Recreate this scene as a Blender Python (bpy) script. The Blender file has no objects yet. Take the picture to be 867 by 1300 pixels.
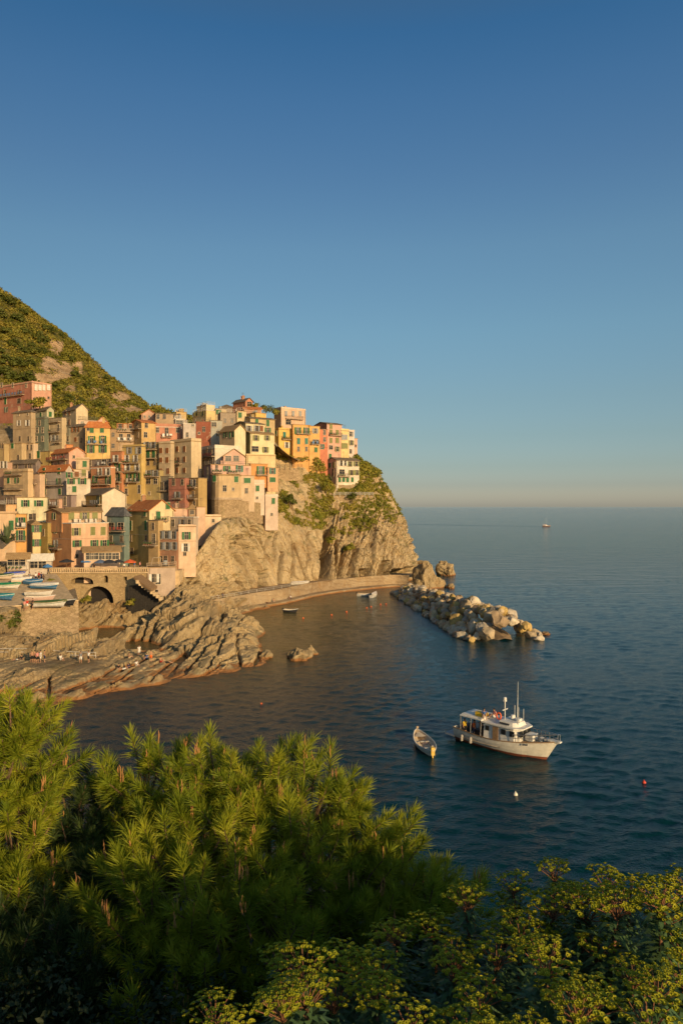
import bpy, bmesh, math, random
import numpy as np
from mathutils import Vector, Matrix
R = math.radians
rnd = random.Random(7)
nrng = np.random.default_rng(11)
scene = bpy.context.scene
COL = scene.collection
CAMZ = 24.0
F = 900.0          # focal length in photograph pixels
def P(px, py, Y):  # a sight line and a distance give a point of the place
    return Vector(((px - 433.5) / F * Y, Y, CAMZ - (py - 643.0) / F * Y))
def S(px, py, z=0.0):   # point where a sight line meets the level z
    return P(px, py, (CAMZ - z) * F / (py - 643.0))

# ---------------------------------------------------------------- noise
def _h(ix, iy, iz, s):
    n = (ix.astype(np.int64) * 374761393 + iy.astype(np.int64) * 668265263 + iz.astype(np.int64) * 2147483647 + s * 974634777) & 0xFFFFFFFF
    n = ((n ^ (n >> 13)) * 1274126177) & 0xFFFFFFFF
    n = ((n ^ (n >> 16)) * 2246822519) & 0xFFFFFFFF
    return ((n ^ (n >> 15)) & 0xFFFFFF) / float(0xFFFFFF)
def vnoise(p, s=0):
    i = np.floor(p); f = p - i; u = f * f * (3 - 2 * f); i = i.astype(np.int64)
    x, y, z = i[:, 0], i[:, 1], i[:, 2]; a, b, c = u[:, 0], u[:, 1], u[:, 2]
    def L(q, r, t): return q + (r - q) * t
    return L(L(L(_h(x, y, z, s), _h(x + 1, y, z, s), a), L(_h(x, y + 1, z, s), _h(x + 1, y + 1, z, s), a), b),
             L(L(_h(x, y, z + 1, s), _h(x + 1, y, z + 1, s), a), L(_h(x, y + 1, z + 1, s), _h(x + 1, y + 1, z + 1, s), a), b), c) * 2 - 1
def fbm(p, o=4, s=0, g=.5):
    r = 0; a = 1.0; t = 0
    for k in range(o):
        r = r + a * vnoise(p * (2 ** k) + k * 17.3, s + k); t += a; a *= g
    return r / t
def ridge(p, o=4, s=0):
    r = 0; a = 1.0; t = 0
    for k in range(o):
        r = r + a * (1 - np.abs(vnoise(p * (2 ** k) + k * 9.1, s + k))); t += a; a *= .5
    return r / t

# ---------------------------------------------------------------- objects
def tag(o, label=None, cat=None, group=None, kind=None):
    if label: o['label'] = label
    if cat: o['category'] = cat
    if group: o['group'] = group
    if kind: o['kind'] = kind
    return o
def empty(name, loc, rz=0.0):
    o = bpy.data.objects.new(name, None); COL.objects.link(o)
    o.location = loc; o.rotation_euler = (0, 0, rz); o.empty_display_size = .3
    return o
def link(name, me, parent=None, loc=None, rz=None):
    o = bpy.data.objects.new(name, me); COL.objects.link(o)
    if parent is not None: o.parent = parent
    if loc is not None: o.location = loc
    if rz is not None: o.rotation_euler = (0, 0, rz)
    return o
def copy_tree(o, parent=None):
    c = o.copy(); COL.objects.link(c); c.parent = parent
    for ch in list(o.children): copy_tree(ch, c)
    return c
def np_mesh(name, V, Fa, mats, midx=None, smooth=False):
    me = bpy.data.meshes.new(name)
    V = np.asarray(V, np.float32); Fa = np.asarray(Fa, np.int32); k = Fa.shape[1]; n = Fa.shape[0]
    me.vertices.add(len(V)); me.vertices.foreach_set('co', V.ravel())
    me.loops.add(n * k); me.loops.foreach_set('vertex_index', Fa.ravel())
    me.polygons.add(n); me.polygons.foreach_set('loop_start', np.arange(n, dtype=np.int32) * k)
    me.polygons.foreach_set('loop_total', np.full(n, k, np.int32))
    if midx is not None: me.polygons.foreach_set('material_index', np.asarray(midx, np.int32))
    me.polygons.foreach_set('use_smooth', np.full(n, smooth, bool))
    for m in mats: me.materials.append(m)
    me.update(calc_edges=True); me.validate()
    return me
def grid_faces(nu, nv, keep=None):
    i = np.arange(nu - 1)[:, None] * nv + np.arange(nv - 1)[None, :]
    Fa = np.stack([i, i + nv, i + nv + 1, i + 1], -1).reshape(-1, 4)
    if keep is not None: Fa = Fa[keep[Fa].all(1)]
    return Fa
def vattr(me, name, vals):
    a = me.attributes.new(name, 'FLOAT', 'POINT'); a.data.foreach_set('value', np.asarray(vals, np.float32))

class MB:
    def __init__(s): s.v = []; s.f = []; s.m = []
    def add(s, vs, fs, m=0):
        b = len(s.v); s.v += [tuple(v) for v in vs]; s.f += [tuple(b + i for i in f) for f in fs]; s.m += [m] * len(fs)
        return s
    def hexa(s, p, m=0):   # 4 bottom (ccw) + 4 top
        return s.add(p, [(3, 2, 1, 0), (4, 5, 6, 7), (0, 1, 5, 4), (1, 2, 6, 5), (2, 3, 7, 6), (3, 0, 4, 7)], m)
    def box(s, c, d, m=0, rz=0.0, M=None):
        x, y, z = d[0] / 2, d[1] / 2, d[2] / 2
        q = [Vector(a) for a in ((-x, -y, -z), (x, -y, -z), (x, y, -z), (-x, y, -z), (-x, -y, z), (x, -y, z), (x, y, z), (-x, y, z))]
        if M is None: M = Matrix.Rotation(rz, 3, 'Z')
        return s.hexa([Vector(c) + M @ a for a in q], m)
    def tube(s, pts, r, n=6, m=0, caps=True):
        pts = [Vector(p) for p in pts]
        if not isinstance(r, (list, tuple)): r = [r] * len(pts)
        b = len(s.v); up = Vector((0.13, 0.31, .94))
        for i, p in enumerate(pts):
            t = (pts[min(i + 1, len(pts) - 1)] - pts[max(i - 1, 0)]).normalized()
            a = t.cross(up)
            if a.length < 1e-3: a = t.cross(Vector((1, 0, 0)))
            a.normalize(); c = t.cross(a)
            for k in range(n):
                w = 2 * math.pi * k / n
                s.v.append(tuple(p + (a * math.cos(w) + c * math.sin(w)) * r[i]))
        for i in range(len(pts) - 1):
            for k in range(n):
                s.f.append((b + i * n + k, b + i * n + (k + 1) % n, b + (i + 1) * n + (k + 1) % n, b + (i + 1) * n + k)); s.m.append(m)
        if caps:
            s.f.append(tuple(b + k for k in range(n))[::-1]); s.m.append(m)
            e = b + (len(pts) - 1) * n
            s.f.append(tuple(e + k for k in range(n))); s.m.append(m)
        return s
    def bar(s, a, b, w, m=0): return s.tube([a, b], w, 4, m)
    def lathe(s, prof, n=12, c=(0, 0, 0), m=0):
        b = len(s.v); c = Vector(c)
        for r, z in prof:
            for k in range(n):
                w = 2 * math.pi * k / n; s.v.append(tuple(c + Vector((r * math.cos(w), r * math.sin(w), z))))
        for i in range(len(prof) - 1):
            for k in range(n):
                s.f.append((b + i * n + k, b + i * n + (k + 1) % n, b + (i + 1) * n + (k + 1) % n, b + (i + 1) * n + k)); s.m.append(m)
        return s
    def mesh(s, name, mats, smooth=False):
        me = bpy.data.meshes.new(name); me.from_pydata(s.v, [], s.f)
        for m in (mats if isinstance(mats, (list, tuple)) else [mats]): me.materials.append(m)
        me.polygons.foreach_set('material_index', np.array(s.m, np.int32))
        me.polygons.foreach_set('use_smooth', np.full(len(s.f), smooth, bool))
        me.validate(); me.update(); return me
    def obj(s, name, mats, parent=None, loc=None, rz=None, smooth=False):
        return link(name, s.mesh(name, mats, smooth), parent, loc, rz)

# ---------------------------------------------------------------- materials
class NT:
    def __init__(s, name):
        s.m = bpy.data.materials.new(name); s.m.use_nodes = True
        s.t = s.m.node_tree; s.t.nodes.clear()
        s.out = s.n('ShaderNodeOutputMaterial'); s.bs = s.n('ShaderNodeBsdfPrincipled')
        s.l(s.bs.outputs[0], s.out.inputs[0])
    def n(s, k, **kw):
        x = s.t.nodes.new(k)
        for a, b in kw.items(): setattr(x, a, b)
        return x
    def l(s, a, b): s.t.links.new(a, b)
    def val(s, inp, v):
        if isinstance(v, bpy.types.NodeSocket): s.l(v, inp)
        else: inp.default_value = v
    def coord(s, scale=(1, 1, 1), rot=(0, 0, 0), kind='Object'):
        c = s.n('ShaderNodeTexCoord'); mp = s.n('ShaderNodeMapping')
        mp.inputs['Scale'].default_value = scale; mp.inputs['Rotation'].default_value = rot
        s.l(c.outputs[kind], mp.inputs[0]); return mp.outputs[0]
    def noise(s, vec, scale, detail=4, rough=.55, dist=0.0):
        x = s.n('ShaderNodeTexNoise'); x.inputs['Scale'].default_value = scale; x.inputs['Detail'].default_value = detail
        x.inputs['Roughness'].default_value = rough; x.inputs['Distortion'].default_value = dist
        if vec is not None: s.l(vec, x.inputs['Vector'])
        return x.outputs['Fac']
    def ramp(s, fac, stops, interp='LINEAR'):
        x = s.n('ShaderNodeValToRGB'); s.l(fac, x.inputs[0]); e = x.color_ramp.elements; x.color_ramp.interpolation = interp
        while len(e) < len(stops): e.new(.5)
        for a, (p, c) in zip(e, stops):
            a.position = p; a.color = tuple(c[:3]) + (1,) if isinstance(c, (tuple, list)) else (c, c, c, 1)
        return x.outputs[0]
    def mix(s, fac, a, b, mode='MIX'):
        x = s.n('ShaderNodeMix', data_type='RGBA', blend_type=mode)
        s.val(x.inputs[0], fac)
        for i, v in ((6, a), (7, b)):
            if isinstance(v, bpy.types.NodeSocket): s.l(v, x.inputs[i])
            else: x.inputs[i].default_value = tuple(v[:3]) + (1,)
        return x.outputs[2]
    def math(s, op, a, b=0.0):
        x = s.n('ShaderNodeMath', operation=op); s.val(x.inputs[0], a); s.val(x.inputs[1], b); return x.outputs[0]
    def bump(s, h, strength=.3, dist=.05, prev=None):
        x = s.n('ShaderNodeBump'); x.inputs['Strength'].default_value = strength; x.inputs['Distance'].default_value = dist
        s.l(h, x.inputs['Height'])
        if prev is not None: s.l(prev, x.inputs['Normal'])
        s.l(x.outputs[0], s.bs.inputs['Normal']); return x.outputs[0]
    def col(s, c): s.val(s.bs.inputs['Base Color'], c if isinstance(c, bpy.types.NodeSocket) else tuple(c[:3]) + (1,))
    def set(s, rough=.8, metal=0.0, spec=.3):
        s.bs.inputs['Roughness'].default_value = rough; s.bs.inputs['Metallic'].default_value = metal
        s.bs.inputs['Specular IOR Level'].default_value = spec
def mul(c, k): return tuple(min(1, x * k) for x in c[:3])

_mc = {}
def plain(name, c, rough=.6, var=.25, scale=3.0, metal=0.0, spec=.3, bump=0.0):
    k = ('plain', name)
    if k in _mc: return _mc[k]
    t = NT(name); t.set(rough, metal, spec)
    n = t.noise(t.coord(), scale, 4)
    t.col(t.mix(t.ramp(n, [(.3, 0), (.7, 1)]), mul(c, 1 - var), mul(c, 1 + var * .6)))
    if bump: t.bump(n, bump, .02)
    _mc[k] = t.m; return t.m
def plaster(c):
    k = ('pl',) + tuple(round(x, 3) for x in c)
    if k in _mc: return _mc[k]
    t = NT('painted plaster'); t.set(.9, 0, .15)
    v = t.coord()
    n1 = t.noise(v, .35, 5, .6); n2 = t.noise(t.coord((1.6, 1.6, .18)), .9, 4, .6); n3 = t.noise(v, 4.0, 3)
    a = t.mix(t.ramp(n1, [(.35, 0), (.7, 1)]), mul(c, .6), mul(c, 1.05))
    grime = t.ramp(n2, [(.44, 0), (.70, .7)])
    a = t.mix(grime, a, (c[0] * .55 + .02, c[1] * .52 + .02, c[2] * .5 + .02))
    flake = t.ramp(t.noise(t.coord((1, 1, .6)), .55, 6, .7), [(.60, 0), (.64, .6)])
    a = t.mix(flake, a, (.42, .34, .24))
    a = t.mix(.25, a, t.ramp(n3, [(.3, mul(c, .75)), (.7, mul(c, 1.1))]))
    t.col(a); t.bump(n3, .25, .02)
    _mc[k] = t.m; return t.m
def roofmat(kind):
    k = ('roof', kind)
    if k in _mc: return _mc[k]
    A = {'t': ((.50, .17, .05), (.36, .13, .05), (.62, .30, .12)), 's': ((.17, .13, .09), (.11, .09, .07), (.27, .2, .13)),
         'o': ((.34, .22, .10), (.26, .16, .08), (.44, .31, .16)), 'w': ((.62, .56, .46), (.5, .45, .38), (.7, .64, .54)),
         'd': ((.10, .10, .10), (.07, .07, .08), (.16, .16, .16))}[kind]
    t = NT({'t': 'terracotta tiles', 's': 'slate roof', 'o': 'weathered tan tiles', 'w': 'pale terrace', 'd': 'dark roofing'}[kind]); t.set(.85, 0, .2)
    v = t.coord()
    n = t.noise(v, 1.6, 5, .65); w = t.noise(v, .25, 3)
    c = t.ramp(n, [(.3, A[1]), (.5, A[0]), (.72, A[2])])
    c = t.mix(t.ramp(w, [(.42, 0), (.7, .6)]), c, mul(A[1], .85))
    wv = t.n('ShaderNodeTexWave'); wv.inputs['Scale'].default_value = 1.3; wv.inputs['Distortion'].default_value = .6
    wv.bands_direction = 'DIAGONAL'; t.l(v, wv.inputs['Vector'])
    if kind in 'to': c = t.mix(t.math('MULTIPLY', wv.outputs['Fac'], .35), c, mul(A[1], .7))
    t.col(c); t.bump(wv.outputs['Fac'], .5, .06)
    _mc[k] = t.m; return t.m

def rockmat(name, light=(.40, .28, .16), dark=(.20, .135, .075), strata=(.79, 0, .61), moss=.5, band=True, pale=.35):
    t = NT(name); t.set(.92, 0, .12)
    c = t.n('ShaderNodeTexCoord'); v = c.outputs['Object']
    g = t.n('ShaderNodeNewGeometry')
    n1 = t.noise(v, .09, 6, .62, .4); n2 = t.noise(v, .7, 6, .65); n3 = t.noise(v, 3.2, 5, .7)
    # layered lines follow the bedding
    dp = t.n('ShaderNodeVectorMath', operation='DOT_PRODUCT'); t.l(v, dp.inputs[0]); dp.inputs[1].default_value = strata
    wob = t.math('ADD', dp.outputs['Value'], t.math('MULTIPLY', n1, 5.0))
    cm = t.n('ShaderNodeCombineXYZ'); t.l(wob, cm.inputs[0]); t.l(t.math('MULTIPLY', n2, .6), cm.inputs[1])
    st = t.noise(cm.outputs[0], .9, 6, .7)
    a = t.ramp(n1, [(.3, dark), (.5, mul(light, .85)), (.68, light)])
    a = t.mix(t.ramp(st, [(.36, .75), (.52, 0)]), a, mul(dark, .8))
    a = t.mix(t.ramp(n2, [(.48, 0), (.68, pale)]), a, (.52, .42, .28))
    st2 = t.noise(cm.outputs[0], 3.4, 4, .6)
    a = t.mix(t.ramp(st2, [(.33, .7), (.45, 0)]), a, mul(dark, .6))
    a = t.mix(t.ramp(n3, [(.3, .45), (.55, 0)]), a, mul(dark, .75))
    rust = t.ramp(t.noise(v, .22, 4), [(.55, 0), (.7, .4)])
    a = t.mix(rust, a, (.34, .19, .07))
    if moss > 0:
        nz = t.n('ShaderNodeSeparateXYZ'); t.l(g.outputs['Normal'], nz.inputs[0])
        f = t.math('MULTIPLY', t.ramp(nz.outputs[2], [(.35, 0), (.75, 1)]), t.ramp(t.noise(v, .35, 5, .6), [(.5, 0), (.62, moss)]))
        a = t.mix(f, a, (.13, .12, .03))
    if band:
        pz = t.n('ShaderNodeSeparateXYZ'); t.l(g.outputs['Position'], pz.inputs[0])
        h = t.math('ADD', pz.outputs[2], t.math('MULTIPLY', t.math('SUBTRACT', n2, .5), .9))
        w = t.ramp(t.math('MULTIPLY', h, .5), [(.0, .9), (.12, .8), (.22, 0)])
        a = t.mix(w, a, (.30, .13, .045))
    t.col(a)
    hgt = t.math('ADD', t.math('ADD', t.math('MULTIPLY', st, .8), t.math('MULTIPLY', st2, .5)), t.math('ADD', t.math('MULTIPLY', n3, .35), n2))
    t.bump(hgt, .9, .5)
    return t.m
def masonry(name, c=(.44, .32, .17), d=(.25, .175, .09), sc=.9):
    t = NT(name); t.set(.92, 0, .12); v = t.coord()
    vo = t.n('ShaderNodeTexVoronoi'); vo.inputs['Scale'].default_value = 2.6 * sc; t.l(t.coord((1, 1, 1.7)), vo.inputs['Vector'])
    vd = t.n('ShaderNodeTexVoronoi', feature='DISTANCE_TO_EDGE'); vd.inputs['Scale'].default_value = 2.6 * sc; t.l(t.coord((1, 1, 1.7)), vd.inputs['Vector'])
    n = t.noise(v, .3, 5, .6)
    a = t.mix(.55, t.ramp(n, [(.3, d), (.7, c)]), t.mix(vo.outputs['Color'], mul(d, .9), mul(c, 1.25)))
    a = t.mix(t.ramp(vd.outputs['Distance'], [(.0, .8), (.06, 0)]), a, mul(d, .6))
    a = t.mix(t.ramp(t.noise(t.coord((1, 1, .3)), .5, 4), [(.55, 0), (.75, .5)]), a, (.17, .15, .06))
    t.col(a); t.bump(vd.outputs['Distance'], .7, .08); return t.m
def leafmat(name, stops, sc=.3, rough=.6, trans=.25, sc2=2.5):
    t = NT(name); t.set(rough, 0, .25)
    v = t.coord(); n = t.noise(v, sc, 4, .6); n2 = t.noise(v, sc2, 2)
    f = t.math('ADD', t.math('MULTIPLY', n, .65), t.math('MULTIPLY', n2, .35))
    c = t.ramp(f, stops); t.col(c)
    tr = t.n('ShaderNodeBsdfTranslucent'); t.l(c, tr.inputs[0])
    mx = t.n('ShaderNodeMixShader'); mx.inputs[0].default_value = trans
    t.l(t.bs.outputs[0], mx.inputs[1]); t.l(tr.outputs[0], mx.inputs[2]); t.l(mx.outputs[0], t.out.inputs[0])
    return t.m

M = dict(
    glass=plain('dark window glass', (.016, .017, .018), .3, .3, 1, spec=.3),
    frame=plain('pale window frame', (.50, .40, .28), .8),
    green=plain('green shutter paint', (.035, .13, .045), .6, .35),
    teal=plain('blue green shutter paint', (.03, .16, .12), .6, .35),
    olive=plain('olive shutter paint', (.20, .20, .07), .65),
    brown=plain('brown shutter paint', (.22, .085, .03), .65),
    grey=plain('grey shutter paint', (.28, .28, .27), .65),
    pale=plain('white shutter paint', (.62, .58, .5), .65),
    dark=plain('dark interior', (.03, .025, .022), .9),
    rail=plain('painted iron rail', (.13, .12, .11), .5, metal=.3),
    railw=plain('pale iron rail', (.55, .5, .43), .5),
    conc=plain('weathered concrete', (.58, .42, .24), .9, .3, 1.5, bump=.3),
    slab=plain('balcony slab', (.40, .30, .20), .9, .3, 1.5),
    pipe=plain('copper drainpipe', (.16, .10, .06), .5),
    chim=plain('chimney brick', (.42, .22, .12), .9, .3, 3),
    potc=plain('clay', (.45, .18, .08), .8),
    white=plain('white paint', (.72, .68, .6), .45, .15, 2),
    wood=plain('weathered wood', (.26, .16, .08), .75, .3, 4),
)
# ================================================================ houses of the village
BASES = []
SHM = {'o': 'green', 'c': 'green', 'd': 'green', 't': 'green', 'b': 'brown', 'B': 'brown', 'e': 'olive', 'E': 'olive', 'n': 'teal', 'N': 'teal', 'g': 'grey', 'G': 'grey', 'p': 'pale', 'P': 'pale'}
# code: (opening w, h, shutters: 0 none, 1 open, 2 closed)
WSPEC = {'o': (.85, 1.45, 1), 'd': (.9, 2.1, 1), 'c': (.95, 1.5, 2), 't': (.95, 2.1, 2), 'b': (.95, 1.4, 2), 'B': (.85, 1.5, 1), 'e': (1.1, 1.7, 2), 'E': (.9, 1.5, 1),
         'n': (1.0, 1.9, 2), 'N': (.9, 1.6, 1), 'g': (1.0, 1.6, 2), 'G': (.85, 1.6, 1), 'p': (1.0, 1.7, 2), 'P': (.85, 1.7, 1), 'w': (.9, 1.45, 0), 'k': (.8, 1.4, 0),
         's': (.6, .75, 0), 'D': (.95, 2.2, 0), 'L': (2.0, 1.5, 0), 'W': (1.4, 1.3, 0), 'C': (1.7, 1.35, 2)}
SHM['C'] = 'green'
_wm = {}
def win_mesh(w, h, frame):
    k = (w, h, frame)
    if k not in _wm:
        b = MB(); t = .08 if frame else .05
        b.box((0, -.03, h / 2), (w, .05, h), 0)                       # pane
        for x in (-w / 2 - t / 2, w / 2 + t / 2): b.box((x, -.055, h / 2), (t, .12, h + 2 * t), 1)
        for z in (-t / 2, h + t / 2): b.box((0, -.057, z), (w, .11, t), 1)
        b.box((0, -.07, -t - .03), (w + 2 * t + .15, .22, .07), 1)     # sill
        b.box((0, -.065, h / 2), (.05, .03, h), 1)
        if h > 1.2: b.box((0, -.066, h * .62), (w, .028, .05), 1)
        _wm[k] = b.mesh('window', [M['glass'], M['frame'] if frame else M['slab']])
    return _wm[k]
def shut_mesh(w, h, mk):
    k = ('s', w, h, mk)
    if k not in _wm:
        b = MB(); b.box((w / 2, -.02, h / 2), (w, .035, h))
        for i in range(int(h / .16)): b.box((w / 2, -.045, .1 + i * .16), (w - .14, .02, .07))
        for x in (.035, w - .035): b.box((x, -.05, h / 2), (.07, .03, h))
        _wm[k] = b.mesh('shutter', M[mk])
    return _wm[k]
def add_window(root, loc, rz, code, q):
    w, h, sh = WSPEC[code]; w *= q.uniform(.92, 1.1); h *= q.uniform(.95, 1.1); w = round(w, 1); h = round(h, 1)
    fr = code not in 'k' and q.random() < .8
    o = link('door' if code in 'D' else 'window', win_mesh(w, h, fr), root, (loc[0], loc[1], loc[2] - h / 2), rz)
    if sh:
        sw = round(w / 2 + .04, 2); mk = SHM[code]; me = shut_mesh(sw, h, mk)
        if sh == 1:
            a = link('shutter', me, o, (w / 2 + .06 , -.10, 0), -q.uniform(.0, .35))
            c = link('shutter', me, o, (-w / 2 - .06, -.13, 0), math.pi + q.uniform(.0, .35))
        else:
            link('shutter', me, o, (-w / 2 - .02, -.12, 0), 0); link('shutter', me, o, (w / 2 - sw + .02, -.12, 0), 0)
def add_balcony(root, loc, rz, wid, q, dark=True, dep=.95):
    b = MB(); b.box((0, -dep / 2, -.08), (wid, dep, .16))
    for x in (-wid * .35, wid * .35): b.box((x, -.3, -.28), (.14, .6, .24))
    bo = b.obj('balcony', M['slab'], root, loc, rz)
    r = MB(); z = .95
    pts = [(-wid / 2 + .04, 0, z), (-wid / 2 + .04, -dep + .05, z), (wid / 2 - .04, -dep + .05, z), (wid / 2 - .04, 0, z)]
    for i in range(3):
        r.bar(pts[i], pts[i + 1], .035)
        p0 = Vector(pts[i]); p1 = Vector(pts[i + 1]); d = (p1 - p0).length; n = max(2, int(d / .22))
        r.bar(p0 - Vector((0, 0, .85)), p1 - Vector((0, 0, .85)), .02)
        for k in range(n + 1):
            c = p0.lerp(p1, k / n); r.bar(c, c - Vector((0, 0, .93)), .014)
    r.obj('railing', M['rail'] if dark else M['railw'], bo)
    if q.random() < .35 and wid > 2:
        x = -wid / 2 + .3; cl = q.choice(['white', 'blue', 'red', 'pale'])
        while x < wid / 2 - .5:
            w_ = q.uniform(.35, .8); hh = q.uniform(.5, .95); MB().box((0, 0, -hh / 2), (w_, .03, hh)).obj('laundry', plain(cl + ' washing', {'white': (.66, .62, .56), 'blue': (.12, .2, .34), 'red': (.42, .1, .07), 'pale': (.5, .45, .38)}[cl], .9, .3, 3), bo, (x + w_ / 2, -dep - .04, .95)); x += w_ + q.uniform(.3, 1.2)
    elif q.random() < .4:
        for k in range(min(4, int(wid / .7))):
            x = -wid / 2 + .35 + k * .7; lb = MB(); lb.lathe([(.0, .0), (.12, 0), (.16, .26), (0, .26)], 7, (x, -dep + .22, .0)); lb.lathe([(.0, .2), (.24, .35), (.2, .6), (0, .72)], 6, (x, -dep + .22, .0), 1)
            lb.obj('flower_pot', [M['potc'], plain('pot plants', (.06, .10, .025), .8, .5, 8)], bo)
    return bo
CN = [0]
def soft(c):
    l = .3 * c[0] + .55 * c[1] + .15 * c[2]; return tuple(a + (l * b - a) * .2 for a, b in zip(c, (1.16, .97, .74)))
def house(label, xl, xc, xr, yt, yb, phi, c, roof, Rw=(), Lw=(), Y=None, cL=None, rh=None, rm='t', balR=(), balL=(), chim=0, dep=7.0, extra=6.0, group=None, pale=False, name='house', cat='house', par=0):
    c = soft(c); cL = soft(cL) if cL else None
    CN[0] += 1; q = random.Random(CN[0] * 31 + 5)
    if Y is None: Y = 150 + (725 - yb) * .36
    ph = R(phi); cs, sn = math.cos(ph), math.sin(ph)
    C = P(xc, yb, Y); X0, Y0 = C.x, C.y; H = (yb - yt) / F * Y
    def wR(px): t = (px - 433.5) / F; return (t * Y0 - X0) / (cs - t * sn)
    def wL(px): t = (px - 433.5) / F; return (t * Y0 - X0) / (-sn - t * cs)
    dR = Vector((cs, sn, 0)); dL = Vector((-sn, cs, 0))
    WR = wR(xr) if xr > xc else dep
    WL = wL(xl) if xl < xc else dep
    WR = min(max(WR, 1.5), 26.0); WL = min(max(WL, 1.5), 30.0)
    root = empty(name, C); tag(root, label, cat, group or 'houses of the hillside village')
    e = -extra
    A = Vector((0, 0, e)); B = dR * WR + A; D = dL * WL + A; E = dR * WR + dL * WL + A
    up = Vector((0, 0, H - e))
    b = MB()
    mats = [plaster(c), plaster(cL or c)]  # on several houses cL darkens the left wall to paint in its shade
    b.add([A, B, E, D, A + up, B + up, E + up, D + up],
          [(0, 1, 5, 4), (1, 2, 6, 5), (2, 3, 7, 6)], 0)
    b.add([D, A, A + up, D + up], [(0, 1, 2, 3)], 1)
    top = Vector((0, 0, H)); ov = .38
    rb = MB(); th = .16
    def slope(p):   # thick sheet from four corner points
        rb.hexa([v for v in p] + [v + Vector((0, 0, th)) for v in p])
    if roof[0] == 'g':
        onR = roof[1] == 'R'
        U, V, WU, WV = (dR, dL, WR, WL) if onR else (dL, dR, WL, WR)
        rr = rh if rh is not None else .24 * WU
        pk = U * (WU / 2) + top + Vector((0, 0, rr)); pk2 = pk + V * WV
        a0 = top.copy(); a1 = top + U * WU
        b.add([a0, a1, pk], [(0, 1, 2)], 0 if onR else 1); b.add([a0 + V * WV, a1 + V * WV, pk2], [(0, 1, 2)], 0 if onR else 1)
        s_ = rr / (WU / 2); z = Vector((0, 0, 1))
        for sg in (0, 1):
            ed = (a0 - U * ov - z * ov * s_) if sg == 0 else (a1 + U * ov - z * ov * s_)
            p = [ed - V * ov, ed + V * (WV + ov), pk2 + V * ov, pk - V * ov]
            slope([x + z * .03 for x in p])
        cap = MB()
        ridge_p = pk; rdir = V; rlen = WV; rz_top = rr
    elif roof == 'h':
        rr = rh if rh is not None else .2 * min(WR, WL)
        z = Vector((0, 0, 1)); m = min(WR, WL) / 2
        U, V, WU, WV = (dR, dL, WR, WL) if WR >= WL else (dL, dR, WL, WR)
        k0 = U * m + V * (WV / 2) + top + z * rr; k1 = U * max(WU - m, m + .01) + V * (WV / 2) + top + z * rr
        o = [top - U * ov - V * ov, top + U * (WU + ov) - V * ov, top + U * (WU + ov) + V * (WV + ov), top - U * ov + V * (WV + ov)]
        f = rr / m * ov; o = [x - z * f * .4 for x in o]
        rb.add(o + [k0, k1] + [x - z * .14 for x in o], [(0, 1, 5, 4), (1, 2, 5), (2, 3, 4, 5), (3, 0, 4), (0, 6, 7, 1), (1, 7, 8, 2), (2, 8, 9, 3), (3, 9, 6, 0), (6, 9, 8, 7)])
        ridge_p = k0; rdir = U; rlen = max(WU - 2 * m, .1); rz_top = rr
    else:
        ov2 = .12
        p = [top - dR * ov2 - dL * ov2, top + dR * (WR + ov2) - dL * ov2, top + dR * (WR + ov2) + dL * (WL + ov2), top - dR * ov2 + dL * (WL + ov2)]
        slope(p)
        if par:
            pz = Vector((0, 0, par))
            ins = .22
            qd = [(Vector((0, 0, H + th)), dR, WR, dL), (Vector((0, 0, H + th)) + dL * (WL - ins), dR, WR, dL)]
            for o0, d1, ln, d2 in qd:
                b.hexa([o0, o0 + d1 * ln, o0 + d1 * ln + d2 * ins, o0 + d2 * ins] + [v + pz for v in (o0, o0 + d1 * ln, o0 + d1 * ln + d2 * ins, o0 + d2 * ins)], 0)
            for o0 in (Vector((0, 0, H + th)) + dL * ins, Vector((0, 0, H + th)) + dL * ins + dR * (WR - ins)):
                ln = WL - 2 * ins
                b.hexa([o0, o0 + dR * ins, o0 + dR * ins + dL * ln, o0 + dL * ln] + [v + pz for v in (o0, o0 + dR * ins, o0 + dR * ins + dL * ln, o0 + dL * ln)], 0)
        ridge_p = top + dR * (WR * .3) + dL * (WL * .4); rdir = dR; rlen = WR * .5; rz_top = 0
    b.obj('wall', mats, root)
    ro = rb.obj('roof', roofmat(rm), root)
    for k in range(chim):
        cb = MB(); w = q.uniform(.5, .75); hh = q.uniform(1.0, 1.7)
        cb.box((0, 0, hh / 2 - .5), (w, w, hh)); cb.box((0, 0, hh - .42), (w + .2, w + .2, .1)); cb.box((0, 0, hh - .27), (w * .6, w * .6, .22))
        pp = ridge_p + rdir * (rlen * q.uniform(.15, .85))
        cb.obj('chimney', plaster(mul(c, .9)) if q.random() < .5 else M['chim'], ro, pp)
    def place(ws, face):
        for code, xs, ys in ws:
            for yy in ys:
                for xx in xs:
                    if face == 'R': w = min(max(wR(xx), .75), WR - .75); pos = dR * w; rz = ph; nn = Vector((sn, -cs, 0))
                    else: w = min(max(wL(xx), .75), WL - .75); pos = dL * w; rz = ph - math.pi / 2; nn = Vector((-cs, -sn, 0))
                    Yw = Y0 + pos.y
                    z = CAMZ - (yy - 643) / F * Yw - C.z
                    add_window(root, pos + nn * .01 + Vector((0, 0, z)), rz, code, q)
    place(Rw, 'R'); place(Lw, 'L')
    for bl, face in ((balR, 'R'), (balL, 'L')):
        for x0, x1, yy in bl:
            f = wR if face == 'R' else wL
            w0, w1 = f(x0), f(x1); wid = min(max(abs(w1 - w0), 1.4), 14); mid = (w0 + w1) / 2
            pos = (dR if face == 'R' else dL) * mid; rz = ph if face == 'R' else ph - math.pi / 2
            z = CAMZ - (yy - 643) / F * (Y0 + pos.y) - C.z
            add_balcony(root, pos + Vector((0, 0, z)), rz, wid, q, not pale)
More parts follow.
